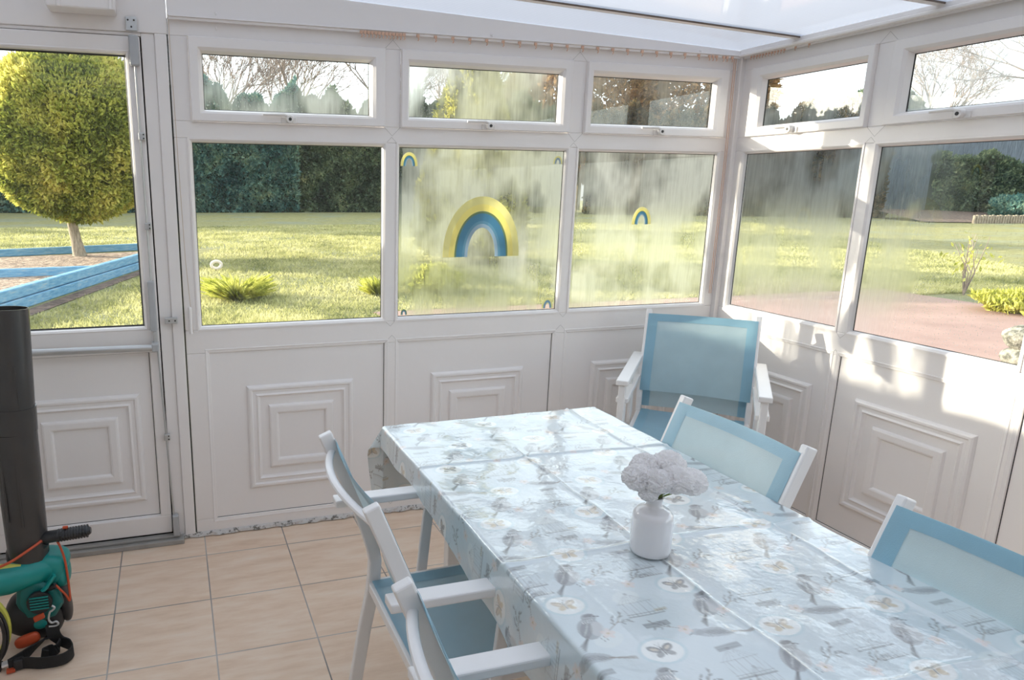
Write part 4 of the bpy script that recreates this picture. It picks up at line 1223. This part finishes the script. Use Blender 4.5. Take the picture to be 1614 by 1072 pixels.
# metal clip
mb = MB(); mb.tube(smooth_path([B_(-3.120, -.700, .172), B_(-3.112, -.702, .165), B_(-3.120, -.702, .156), B_(-3.128, -.702, .150), B_(-3.133, -.702, .125), B_(-3.125, -.702, .112), B_(-3.112, -.702, .114), B_(-3.106, -.702, .105), B_(-3.114, -.702, .099), B_(-3.135, -.702, .100)]), .0034, 8); mb.build('metal_clip', METAL, lb, smooth=True)
def ribbon(name, pts, wv, parent, th=.0022, mat=STRAP):
    P = smooth_path(pts, 6); rg = []
    W_ = smooth_path([Vector(v) for v in wv], 6)
    for i, p in enumerate(P):
        t = (P[min(i + 1, len(P) - 1)] - P[max(i - 1, 0)]).normalized(); w_ = W_[i]; w_ = w_ - t * w_.dot(t); L_ = Vector(wv[0]).length / 1; w_ = w_.normalized() * L_
        n_ = t.cross(w_).normalized() * th
        rg.append([p + w_ + n_, p - w_ + n_, p - w_ - n_, p + w_ - n_])
    mb = MB(); mb.loft(rg); return mb.build(name, mat, parent, smooth=False)
ribbon('carry_strap', [B_(-3.124, -.700, .105), B_(-3.122, -.705, .070), B_(-3.105, -.70, .040), B_(-3.075, -.715, .028), B_(-3.064, -.750, .026), B_(-3.090, -.785, .027), B_(-3.150, -.785, .026), B_(-3.205, -.765, .024), B_(-3.250, -.765, .022)],
       [(.020, 0, 0), (.020, 0, 0), (.015, -.006, .012), (0, 0, .02), (0, 0, .02), (0, 0, .02), (0, 0, .02), (0, 0, .02), (0, 0, .02)], lb)
ribbon('carry_strap', [B_(-3.128, -.694, .090), B_(-3.145, -.690, .060), B_(-3.180, -.700, .036), B_(-3.215, -.735, .026), B_(-3.250, -.765, .024)],
       [(.019, -.004, .006), (.012, -.010, .012), (.006, -.008, .017), (0, 0, .02), (0, 0, .02)], lb)
ribbon('carry_strap', [B_(-3.105, -.705, .045), B_(-3.115, -.725, .030), B_(-3.140, -.722, .024), B_(-3.158, -.735, .024), B_(-3.135, -.752, .024)],
       [(.004, 0, .019)] * 5, lb)
mb = MB(); mb.obox(B_(-3.222, -.760, .022), (.014, .002, 0), (-.001, .012, 0), (0, 0, .018)); mb.build('strap_buckle', BLACKP, lb, bevel=.004)
mb = MB(); mb.obox(B_(-3.246, -.752, .026), (.026, .004, .004), (-.002, .012, 0), (0, 0, .004)); mb.build('white_tag', WHITE, lb, bevel=.002)
mb = MB(); mb.obox(B_(-3.243, -.772, .010), (.012, .002, 0), (-.001, .008, 0), (0, 0, .005)); mb.build('orange_tab', ORANGE, lb)
# coil of black cable at the photo edge
cc = empty('cable_reel', (-3.335, -.76, 0)); tag(cc, 'yellow and black cable reel standing beside the leaf blower, cut off at the left edge', 'cable reel')
mb = MB()
def torus(mb, c, R_, r_, axis_y=1, n=40, k=10, sz=1.0):
    pts = [Vector(c) + Vector((R_ * math.cos(2 * math.pi * i / n), 0, sz * R_ * math.sin(2 * math.pi * i / n))) for i in range(n + 1)]
    mb.tube(pts, r_, k, cap=False)
for dy, rr_ in ((-.008, .086), (.004, .092), (.016, .088), (.0, .082)): torus(mb, (0, dy, .134), rr_, .005, sz=1.34)
mb.build('black_cable', BLACKP, cc, smooth=True)
mb = MB(); torus(mb, (0, .030, .142), .088, .011, sz=1.38); mb.build('yellow_rim', plain('yellow_plastic', (.62, .60, .10), .4), cc, smooth=True)
mb = MB(); mb.box((-.06, .0, .0), (.06, .04, .016)); mb.box((-.012, .01, .01), (.012, .03, .03)); mb.build('reel_foot', BLACKP, cc, bevel=.003)

# ------------------------------------------------------------------ garden
GZ = -.30
mb = MB(); mb.box((-70, .30, GZ - .4), (110, 90, GZ))
tag(mb.build('lawn', LAWN), 'sunlit yellow green lawn with frosty shaded patches and fallen leaves', 'lawn', kind='structure')
mb = MB(); mb.box((-70, -60, GZ - .4), (-4, .30, GZ - .004)); mb.box((.2, -60, GZ - .4), (110, .30, GZ - .004))
tag(mb.build('ground', LAWN), 'grass continuing beside the conservatory', 'lawn', kind='structure')
mb = MB(); mb.box((.10, -12, GZ - .2), (9.9, 6.9, GZ + .012))
tag(mb.build('patio', PATIO), 'terracotta pink paving outside the right windows', 'paving', kind='structure')
mb = MB(); mb.box((-4.0, .04, GZ - .1), (.10, .30, GZ + .012)); mb.box((-3.7, -4.4, GZ), (.05, .036, -.002))
tag(mb.build('plinth', BRICK), 'brick plinth carrying the glazed walls', 'plinth', kind='structure')

def leaves(P, D, size, rg, flat=.6):
    """P centres, D outward directions; returns quads"""
    n = len(P)
    r1 = rg.normal(size=(n, 3)); a = D + r1 * .7; a /= np.linalg.norm(a, axis=1)[:, None]
    b = np.cross(a, rg.normal(size=(n, 3))); b /= np.linalg.norm(b, axis=1)[:, None]
    s = size * (.6 + .8 * rg.random(n))[:, None]
    V = np.stack([P - a * s * .3, P + b * s * flat * .5 + a * s * .3, P + a * s, P - b * s * flat * .5 + a * s * .3], 1).reshape(-1, 3)
    return V, np.arange(n * 4).reshape(n, 4)

def lumpy(rg, n, c, rad, k=26, top=1.0, amp=.22, inner=.55):
    d = rg.normal(size=(n, 3)); d /= np.linalg.norm(d, axis=1)[:, None]
    cen = rg.normal(size=(k, 3)); cen /= np.linalg.norm(cen, axis=1)[:, None]
    l_ = np.max(d @ cen.T, axis=1); l_ = np.clip((l_ - .72) / .28, 0, 1)
    r_ = (1 - amp + amp * l_) * (inner + (1 - inner) * rg.random(n) ** .35)
    return np.array(c) + d * r_[:, None] * np.array(rad), d

def crown(name, parent, c, rad, n, size, mat, seed, amp=.22, k=26):
    rg = np.random.default_rng(seed)
    P, D = lumpy(rg, n, c, rad, k, amp=amp)
    D = D + np.array([0, 0, .35])
    V, F = leaves(P, D, size, rg)
    return np_mesh(name, V, F, mat, parent)

def trunk(parent, pts, rs, mat=TRUNK, n=12):
    mb = MB(); mb.tube(smooth_path(pts, 4), None or list(np.interp(np.linspace(0, 1, (len(pts) - 1) * 4 + 1), np.linspace(0, 1, len(rs)), rs)), n)
    return mb.build('trunk', mat, parent, smooth=True)

t = empty('round_conifer', (-4.95, 16.7, GZ)); tag(t, 'round topped yellow green conifer on a bare trunk seen through the door', 'tree')
crown('foliage', t, (.12, 0, 2.98), (2.25, 2.1, 2.12), 100000, .10, CONIFER, 3, .30, 90)
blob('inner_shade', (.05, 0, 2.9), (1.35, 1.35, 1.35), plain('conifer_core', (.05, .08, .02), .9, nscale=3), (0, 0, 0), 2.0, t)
trunk(t, [(.0, 0, -.05), (-.06, 0, .4), (-.12, 0, .9), (-.10, 0, 1.6)], [.19, .13, .12, .10])

t = empty('golden_conifer', (4.35, 13.4, GZ)); tag(t, 'golden green conifer standing on the lawn behind the large rainbow', 'tree')
rg = np.random.default_rng(5)
n = 30000; hz = rg.random(n) ** .8; an = rg.random(n) * 2 * math.pi
def prof_(h): return np.where(h < .12, .9 + h * 3, 1.26 * (1 - ((h - .12) / .88)) ** .62 + .04)
rr_ = prof_(hz) * (.82 + .18 * np.sin(an * 7 + hz * 20)) * (.65 + .35 * rg.random(n) ** .4) * 1.15
P = np.stack([rr_ * np.cos(an), rr_ * np.sin(an), .15 + hz * 4.9], 1); D = np.stack([np.cos(an), np.sin(an), np.full(n, .9)], 1)
V, F = leaves(P, D, .15, rg); np_mesh('foliage', V, F, GOLDEN, t)
mb = MB(); mb.tube([(0, 0, 0), (0, 0, 2.5), (0, 0, 4.7)], [.10, .07, .02], 8); mb.build('trunk', TRUNK, t, smooth=True)

# raised beds of blue painted sleepers
def sleeper(p, q, h, z0, label, th=.13, layers=1):
    p, q = Vector((*p, 0)), Vector((*q, 0)); d = (q - p); L_ = d.length; a = math.atan2(d.y, d.x)
    o = empty('sleeper_edging', (p.x, p.y, z0), a); tag(o, label, 'edging', 'blue painted timber bed edgings')
    for i in range(layers):
        mb = MB(); hh = h / layers; mb.box((0, -th / 2 + .02 * i, i * hh), (L_, th / 2 + .02 * i, (i + 1) * hh - .012)); mb.build('sleeper', BLUEWOOD, o, bevel=.015)
    return o
sleeper((-5.35, 7.1), (-2.7, 15.9), .34, GZ, 'blue painted double sleeper running diagonally in front of the round conifer', layers=2)
sleeper((-7.6, 15.7), (-2.7, 17.6), .20, GZ, 'blue painted sleeper behind the trunk of the round conifer') .location.y += 1.2
sleeper((-7.6, 12.2), (-4.1, 12.7), .20, GZ, 'weathered blue sleeper between the bed of chips and the near bed')
mb = MB(); mb.add([(-7.6, 8, GZ + .03), (-5.2, 8.0, GZ + .03), (-2.9, 15.6, GZ + .03), (-2.9, 17.8, GZ + .03), (-7.6, 16.5, GZ + .03)], [(0, 1, 2, 3, 4)])
mb.add([(-7.6, 8, GZ - .03), (-5.2, 8.0, GZ - .03), (-2.9, 15.6, GZ - .03), (-2.9, 17.8, GZ - .03), (-7.6, 16.5, GZ - .03)], [(4, 3, 2, 1, 0)])
tag(mb.build('bark_bed', BARK, fix=False), 'bed of brown bark chips under the round conifer', 'bark chips', kind='stuff')
# loose soil line along the diagonal sleeper
mb = MB(); mb.add([(-5.15, 7.1, GZ + .01), (-4.85, 7.1, GZ + .01), (-2.35, 15.9, GZ + .01), (-2.6, 15.9, GZ + .01)], [(0, 1, 2, 3)]); mb.add([(-5.15, 7.1, GZ - .01), (-4.85, 7.1, GZ - .01), (-2.35, 15.9, GZ - .01), (-2.6, 15.9, GZ - .01)], [(3, 2, 1, 0)])
tag(mb.build('soil_strip', SOIL, fix=False), 'strip of bare soil along the foot of the diagonal blue sleeper', 'soil', kind='stuff')

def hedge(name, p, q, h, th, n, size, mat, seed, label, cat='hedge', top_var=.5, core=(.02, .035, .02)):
    rg = np.random.default_rng(seed)
    p, q = np.array(p, float), np.array(q, float); d = q - p; L_ = np.linalg.norm(d); d /= L_; nn = np.array([d[1], -d[0]])
    o = empty(name, (p[0], p[1], GZ)); tag(o, label, cat)
    s = rg.random(n) * L_; z = rg.random(n) ** .9
    hh = h * (1 + top_var * .3 * (np.sin(s * .9) + np.sin(s * 2.3 + 1) + .5 * np.sin(s * 5.1)) * .4)
    onl = rg.random(n) < .25
    off = (rg.random(n) - .5) * th; off = np.where(onl, off, th / 2 * (.92 + .10 * np.sin(s * 2.1) * np.cos(z * 5 + s * .7)) - rg.random(n) * .25)
    zz = np.where(onl, hh * (.93 + .12 * rg.random(n)), z * hh)
    P = np.stack([d[0] * s + nn[0] * off, d[1] * s + nn[1] * off, zz], 1)
    D = np.stack([nn[0] + 0 * s, nn[1] + 0 * s, .4 + onl * 1.5], 1)
    V, F = leaves(P, D, size, rg, .8); np_mesh('foliage', V, F, mat, o)
    a = math.atan2(d[1], d[0])
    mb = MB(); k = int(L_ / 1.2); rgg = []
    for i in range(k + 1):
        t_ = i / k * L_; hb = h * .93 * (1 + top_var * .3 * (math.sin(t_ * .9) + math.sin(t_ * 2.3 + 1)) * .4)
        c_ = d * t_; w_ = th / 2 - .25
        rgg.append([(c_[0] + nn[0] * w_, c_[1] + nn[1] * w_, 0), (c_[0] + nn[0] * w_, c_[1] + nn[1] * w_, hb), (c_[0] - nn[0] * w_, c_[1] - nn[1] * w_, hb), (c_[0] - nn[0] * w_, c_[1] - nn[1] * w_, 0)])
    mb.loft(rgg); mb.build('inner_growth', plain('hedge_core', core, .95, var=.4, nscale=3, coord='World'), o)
    return o
hedge('laurel_hedge', (-30, 50), (6, 48), 7.4, 2.4, 80000, .26, LAUREL, 21, 'dark blue green clipped hedge at the far end of the lawn')
hedge('laurel_hedge', (-74, 24), (-30.5, 50), 7.4, 2.4, 26000, .34, LAUREL, 25, 'unseen dark hedge added on the left to block bright sky from pane reflections')  # added out of view so bright sky stays out of the pane reflections
hedge('mixed_hedge', (5.8, 48.6), (25, 45.5), 7.2, 2.4, 46000, .26, HEDGEM, 22, 'olive and dark green hedge continuing to the right of the laurel hedge')
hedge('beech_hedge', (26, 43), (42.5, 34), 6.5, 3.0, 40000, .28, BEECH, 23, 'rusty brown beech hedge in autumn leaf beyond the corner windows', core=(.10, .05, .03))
hedge('shaded_hedge', (46, 33), (62, 20), 3.6, 1.6, 24000, .28, HEDGEM, 24, 'low dark hedge behind the log edging on the right')

# back fence and log roll edging on the right
def fence(p, q, h, label, n):
    p, q = Vector((*p, 0)), Vector((*q, 0)); d = q - p
    o = empty('board_fence', (p.x, p.y, GZ), math.atan2(d.y, d.x)); tag(o, label, 'fence')
    for i in range(n):
        L_ = d.length / n
        mb = MB(); k = 14
        for j in range(k): mb.box((i * L_ + j * L_ / k - .03, -.02 - .02 * (j % 2), .05), (i * L_ + (j + 1) * L_ / k + .03, -.01 - .02 * (j % 2), h))
        mb.build('fence_panel', FENCEM, o)
        mb = MB(); mb.box((i * L_ - .06, -.05, 0), (i * L_ + .06, .07, h + .12)); mb.build('post', FENCEM, o)
    return o
fence((45, 43), (66, 22), 7.6, 'tall blue grey board fence behind the shrubs on the right', 8)
lr = empty('log_roll_edging', (40.5, 26.2, GZ)); tag(lr, 'log roll edging of upright stakes along the far soil border', 'edging')
for i in range(46):
    x = i * .155 * 1.15; mb = MB(); mb.lathe([(0, 0), (.075, 0), (.075, .42 + .03 * math.sin(i * 2.1)), (.06, .45 + .03 * math.sin(i * 2.1)), (0, .45)], (x, -.10 * x, 0), 8); mb.build('stake', TRUNK, lr, smooth=True)
mb = MB(); mb.add([(38.5, 27.5, GZ + .05), (41, 26.4, GZ + .05), (52, 24.6, GZ + .05), (56, 27, GZ + .3), (42, 34, GZ + .6)], [(0, 1, 2, 3, 4)])
mb.add([(38.5, 27.5, GZ - .05), (41, 26.4, GZ - .05), (52, 24.6, GZ - .05), (56, 27, GZ - .05), (42, 34, GZ - .05)], [(4, 3, 2, 1, 0)])
tag(mb.build('soil_border', SOIL, fix=False), 'dark soil border behind the log edging', 'soil', kind='stuff')

# bare winter trees
def bare_tree(loc, h, seed, label, spread=.55, depth=6):
    rg = random.Random(seed)
    segs = []
    def grow(p, d, L_, r_, k):
        q = p + d * L_; segs.append((p, q, r_, r_ * .72))
        if k == 0: return
        for _ in range(3 if k > 2 else 2 + (rg.random() < .6)):
            v = Vector((rg.gauss(0, 1), rg.gauss(0, 1), rg.gauss(.25, .6))).normalized()
            nd = (d + v * spread).normalized(); nd.z = max(nd.z, -.1)
            grow(q, nd.normalized(), L_ * (.66 + .2 * rg.random()), r_ * .62, k - 1)
    grow(Vector((0, 0, -.1)), Vector((rg.gauss(0, .06), rg.gauss(0, .06), 1)).normalized(), h * .26, h * .016, depth)
    o = empty('bare_tree', (loc[0], loc[1], GZ)); tag(o, label, 'tree')
    V, F = [], []
    tv = []; tf = []
    for i, (p, q, r0, r1) in enumerate(segs):
        d = (q - p).normalized(); u_ = d.cross(Vector((.31, .77, .2))).normalized(); v_ = d.cross(u_)
        tgt_v, tgt_f = (tv, tf) if r0 > h * .009 else (V, F)
        b = len(tgt_v); r0 = max(r0, .014); r1 = max(r1, .010)
        for c_, rr in ((p, r0), (q, r1)):
            for k in range(4): a = k * math.pi / 2; tgt_v.append(c_ + rr * (math.cos(a) * u_ + math.sin(a) * v_))
        for k in range(4): tgt_f.append((b + k, b + (k + 1) % 4, b + 4 + (k + 1) % 4, b + 4 + k))
    np_mesh('branches', np.array(V), np.array(F), TWIG, o)
    np_mesh('trunk', np.array(tv), np.array(tf), TRUNK, o)
    return o
bt = [(-26, 60, 13, 'bare winter tree behind the hedge, far left beyond the round conifer'), (-10, 57, 15, 'bare winter tree rising left of the first top window'), (.5, 56, 15, 'bare winter tree in the left part of the first top window'),
      (7, 62, 16, 'bare winter tree in the middle of the first top window'), (13.5, 55, 15, 'bare winter tree at the right end of the first top window'), (21, 58, 15, 'bare winter tree behind the golden conifer'),
      (61, 47, 16, 'bare tree with a dark bent limb beyond the right wall window nearest the corner'), (60, 31, 18, 'bare pale branched tree filling the second top window on the right wall'), (72, 24, 18, 'bare tree at the far right edge of the photo')]
for i, (x, y, h, lb_) in enumerate(bt): bare_tree((x, y), h, 100 + i, lb_, depth=6 if h < 14.5 else 7)
# autumn crowns beyond the corner
for i, (x, y, h, r_, lb_) in enumerate(((30, 50.5, 15, 6.4, 'copper leaved tree left of centre in the top window nearest the corner'), (38.6, 47.5, 15, 5.8, 'copper leaved tree right of centre in the top window nearest the corner'), (57, 47, 10.5, 4.2, 'olive brown tree beyond the room corner'))):
    t = empty('autumn_tree', (x, y, GZ)); tag(t, lb_, 'tree')
    crown('foliage', t, (0, 0, h - r_), (r_, r_, r_), 16000, .42, AUTUMN if i < 2 else HEDGEM, 60 + i, .3, 30)
    mb = MB(); mb.tube([(0, 0, 0), (.1, 0, h * .4), (0, 0, h * .7)], [.28, .2, .1], 10); mb.build('trunk', TRUNK, t, smooth=True)
# tall leafy trees behind the door conifer
t = empty('broadleaf_tree', (-15.5, 40, GZ)); tag(t, 'pinkish brown twiggy tree behind the upper left of the round conifer', 'tree')
crown('foliage', t, (0, 0, 7.5), (5.0, 4, 4.0), 9000, .34, AUTUMN, 77, .4, 30)
mb = MB(); mb.tube([(0, 0, 0), (.2, 0, 4), (0, 0, 8)], [.3, .22, .1], 10); mb.build('trunk', TRUNK, t, smooth=True)
# house beyond the trees
hs = empty('house', (74, 58, GZ), R(-40)); tag(hs, 'distant house with a grey slate roof behind the garden trees', 'house')
mb = MB(); mb.box((-6, -4, 0), (6, 4, 6.2)); mb.build('wall', CREAM, hs)
mb = MB(); mb.loft([[(x, -4.6, 6.0), (x, 0, 9.6), (x, 4.6, 6.0)] for x in (-6.5, 6.5)]); mb.build('roof', ROOFM, hs)
for dx in (-3.5, 0, 3.5):
    mb = MB(); mb.box((dx - .6, -4.06, 3.8), (dx + .6, -3.98, 5.1)); mb.build('window', GASKET, hs)

# small shrubs and plants near the conservatory
def tuft(loc, rad, h, n, seed, label):
    rg = np.random.default_rng(seed); a = rg.random(n) * 6.283; r0 = rad * .25 * rg.random(n); r1 = r0 + rad * rg.random(n) ** .7; hh = h * (.35 + .65 * rg.random(n)); w_ = .012 + .01 * rg.random(n)
    c_, s_ = np.cos(a), np.sin(a); z0 = np.zeros(n)
    V = np.stack([np.stack([r0 * c_ - w_ * s_, r0 * s_ + w_ * c_, z0], 1), np.stack([r0 * c_ + w_ * s_, r0 * s_ - w_ * c_, z0], 1), np.stack([(r0 + r1) * .5 * c_ + w_ * s_, (r0 + r1) * .5 * s_ - w_ * c_, hh * .75], 1), np.stack([r1 * c_, r1 * s_, hh], 1)], 1).reshape(-1, 3)
    o = np_mesh('grassy_tuft', V, np.arange(n * 4).reshape(n, 4), SHRUBM); o.location = (loc[0], loc[1], GZ - .02); return tag(o, label, 'plant')
def shrub(name, loc, rad, h, n, size, seed, label, mat=SHRUBM):
    rg = np.random.default_rng(seed)
    P, D = lumpy(rg, n, (0, 0, h * .5), (rad, rad, h * .55), 16, amp=.45)
    P[:, 2] = np.abs(P[:, 2]); V, F = leaves(P, D * .4 + np.array([0, 0, .8]), size, rg, .45)
    o = np_mesh(name, V, F, mat); o.location = (loc[0], loc[1], GZ - .02); return tag(o, label, 'shrub')
tuft((-1.70, 8.7), .62, .40, 420, 31, 'yellow green tufted plant at the lower left of the first window')
tuft((.66, 8.6), .34, .34, 260, 32, 'yellow green tuft behind the post between first and second windows')
shrub('grassy_shrub', (1.62, 8.7), .62, .46, 2600, .11, 33, 'yellow green clump at the lower left of the rainbow window')
shrub('garden_shrub', (9.6, 4.5), .62, .30, 2200, .10, 34, 'low yellow green clump at the edge of the terracotta paving')
shrub('garden_shrub', (47.5, 28.3), 1.9, 1.6, 2600, .22, 35, 'teal green shrub behind the log edging', LAUREL)
o = empty('bare_sapling', (10.7, 6.0, GZ)); tag(o, 'small leafless sapling at the edge of the paving', 'sapling')
rgp = random.Random(3); mb = MB()
for i in range(9):
    a = rgp.uniform(-.5, .5); mb.tube([(0, 0, 0), (a * .25, rgp.uniform(-.1, .1), .4), (a * .7, rgp.uniform(-.2, .2), .75 + rgp.uniform(0, .35))], [.014, .009, .004], 5)
mb.build('stems', TWIG, o)
V, F = leaves(np.random.default_rng(4).normal(size=(60, 3)) * np.array([.22, .15, .16]) + np.array([0, 0, .7]), np.tile([0, 0, 1.], (60, 1)), .07, np.random.default_rng(5)); np_mesh('leaves', V, F, SHRUBM, o)
# white ring ornament on a stake
o = empty('ring_ornament', (-1.78, 12.9, GZ)); tag(o, 'small white ring ornament on a stake above the tufted plant', 'garden ornament')
mb = MB(); n_ = 28
pts = [Vector((.105 * math.cos(2 * math.pi * i / n_), 0, .12 + .078 * math.sin(2 * math.pi * i / n_))) for i in range(n_ + 1)]
mb.tube(pts, .036, 10, cap=False); mb.build('ring', plain('cream_ring', (.80, .70, .60), .5), o, smooth=True)
mb = MB(); mb.tube([(0, 0, -.05), (0, 0, .08)], .012, 6); mb.build('stake', TWIG, o)
# stones on the paving
for (x, y, z, r_, lb_) in ((5.74, 1.98, GZ + .11, .18, 'pale lichened stone on the paving at the right edge, the lower one'), (5.70, 2.00, GZ + .33, .16, 'dark mottled stone on top of the pale one at the right edge')):
    rg = np.random.default_rng(int(r_ * 100)); bm = bmesh.new(); bmesh.ops.create_icosphere(bm, subdivisions=3, radius=r_)
    for v in bm.verts:
        v.co *= 1 + .10 * math.sin(v.co.x * 17 + 1) * math.cos(v.co.y * 15) + .05 * math.sin(v.co.z * 33); v.co.z *= .78
    me = bpy.data.meshes.new('garden_stone'); bm.to_mesh(me); bm.free(); me.materials.append(STONE); me.polygons.foreach_set('use_smooth', [True] * len(me.polygons))
    o = bpy.data.objects.new('garden_stone', me); COL.objects.link(o); o.location = (x, y, z); tag(o, lb_, 'stone')
# boards added out of view left of the door to block low sun
mb = MB()
for i in range(24): mb.box((-4.9 - .02 * (i % 2), .6 + i * .15, GZ), (-4.85 - .02 * (i % 2), .74 + i * .15, 2.15))
tag(mb.build('added_sun_screen', FENCEM), 'unseen board screen added left of the door to block low sun', 'fence', kind='structure')

# grass blades giving the nearer lawn its nap
rg = np.random.default_rng(90)
n = 170000
yd = 6.2 + 24 * rg.random(n) ** 1.7
xl = -2.67 - .24 * (yd + 3) - .4; xr = 12 + yd * .55
xx = xl + (xr - xl) * rg.random(n)
cl = np.sin(xx * 2.1 + 1.3 * np.sin(yd * 1.7)) * np.sin(yd * 1.3 + xx * .6)
hh = (.035 + .045 * rg.random(n)) * (1 + .35 * cl)
ok = ~((xx < 9.95) & (xx > .1) & (yd < 6.95))
# keep the bark bed and sleepers clear
ex = (-5.35 + (yd - 7.1) / 8.8 * 2.65)
ok &= ~((xx < ex + .55) & (yd < 18.6))
xx, yd, hh = xx[ok], yd[ok], hh[ok]; n = len(xx)
a = rg.random(n) * 6.283; w_ = .006 + .0006 * yd; ln = rg.normal(size=(n, 2)) * hh[:, None] * .6
P = np.stack([xx, yd, np.full(n, GZ)], 1); A = np.stack([np.cos(a) * w_, np.sin(a) * w_, 0 * a], 1)
T = P + np.concatenate([ln, hh[:, None]], 1)
V = np.stack([P - A, P + A, T], 1).reshape(-1, 3)
tag(np_mesh('lawn_blades', V, np.arange(3 * n).reshape(n, 3), LAWNBLADE), 'short grass blades of the sunlit lawn', 'grass', kind='stuff')
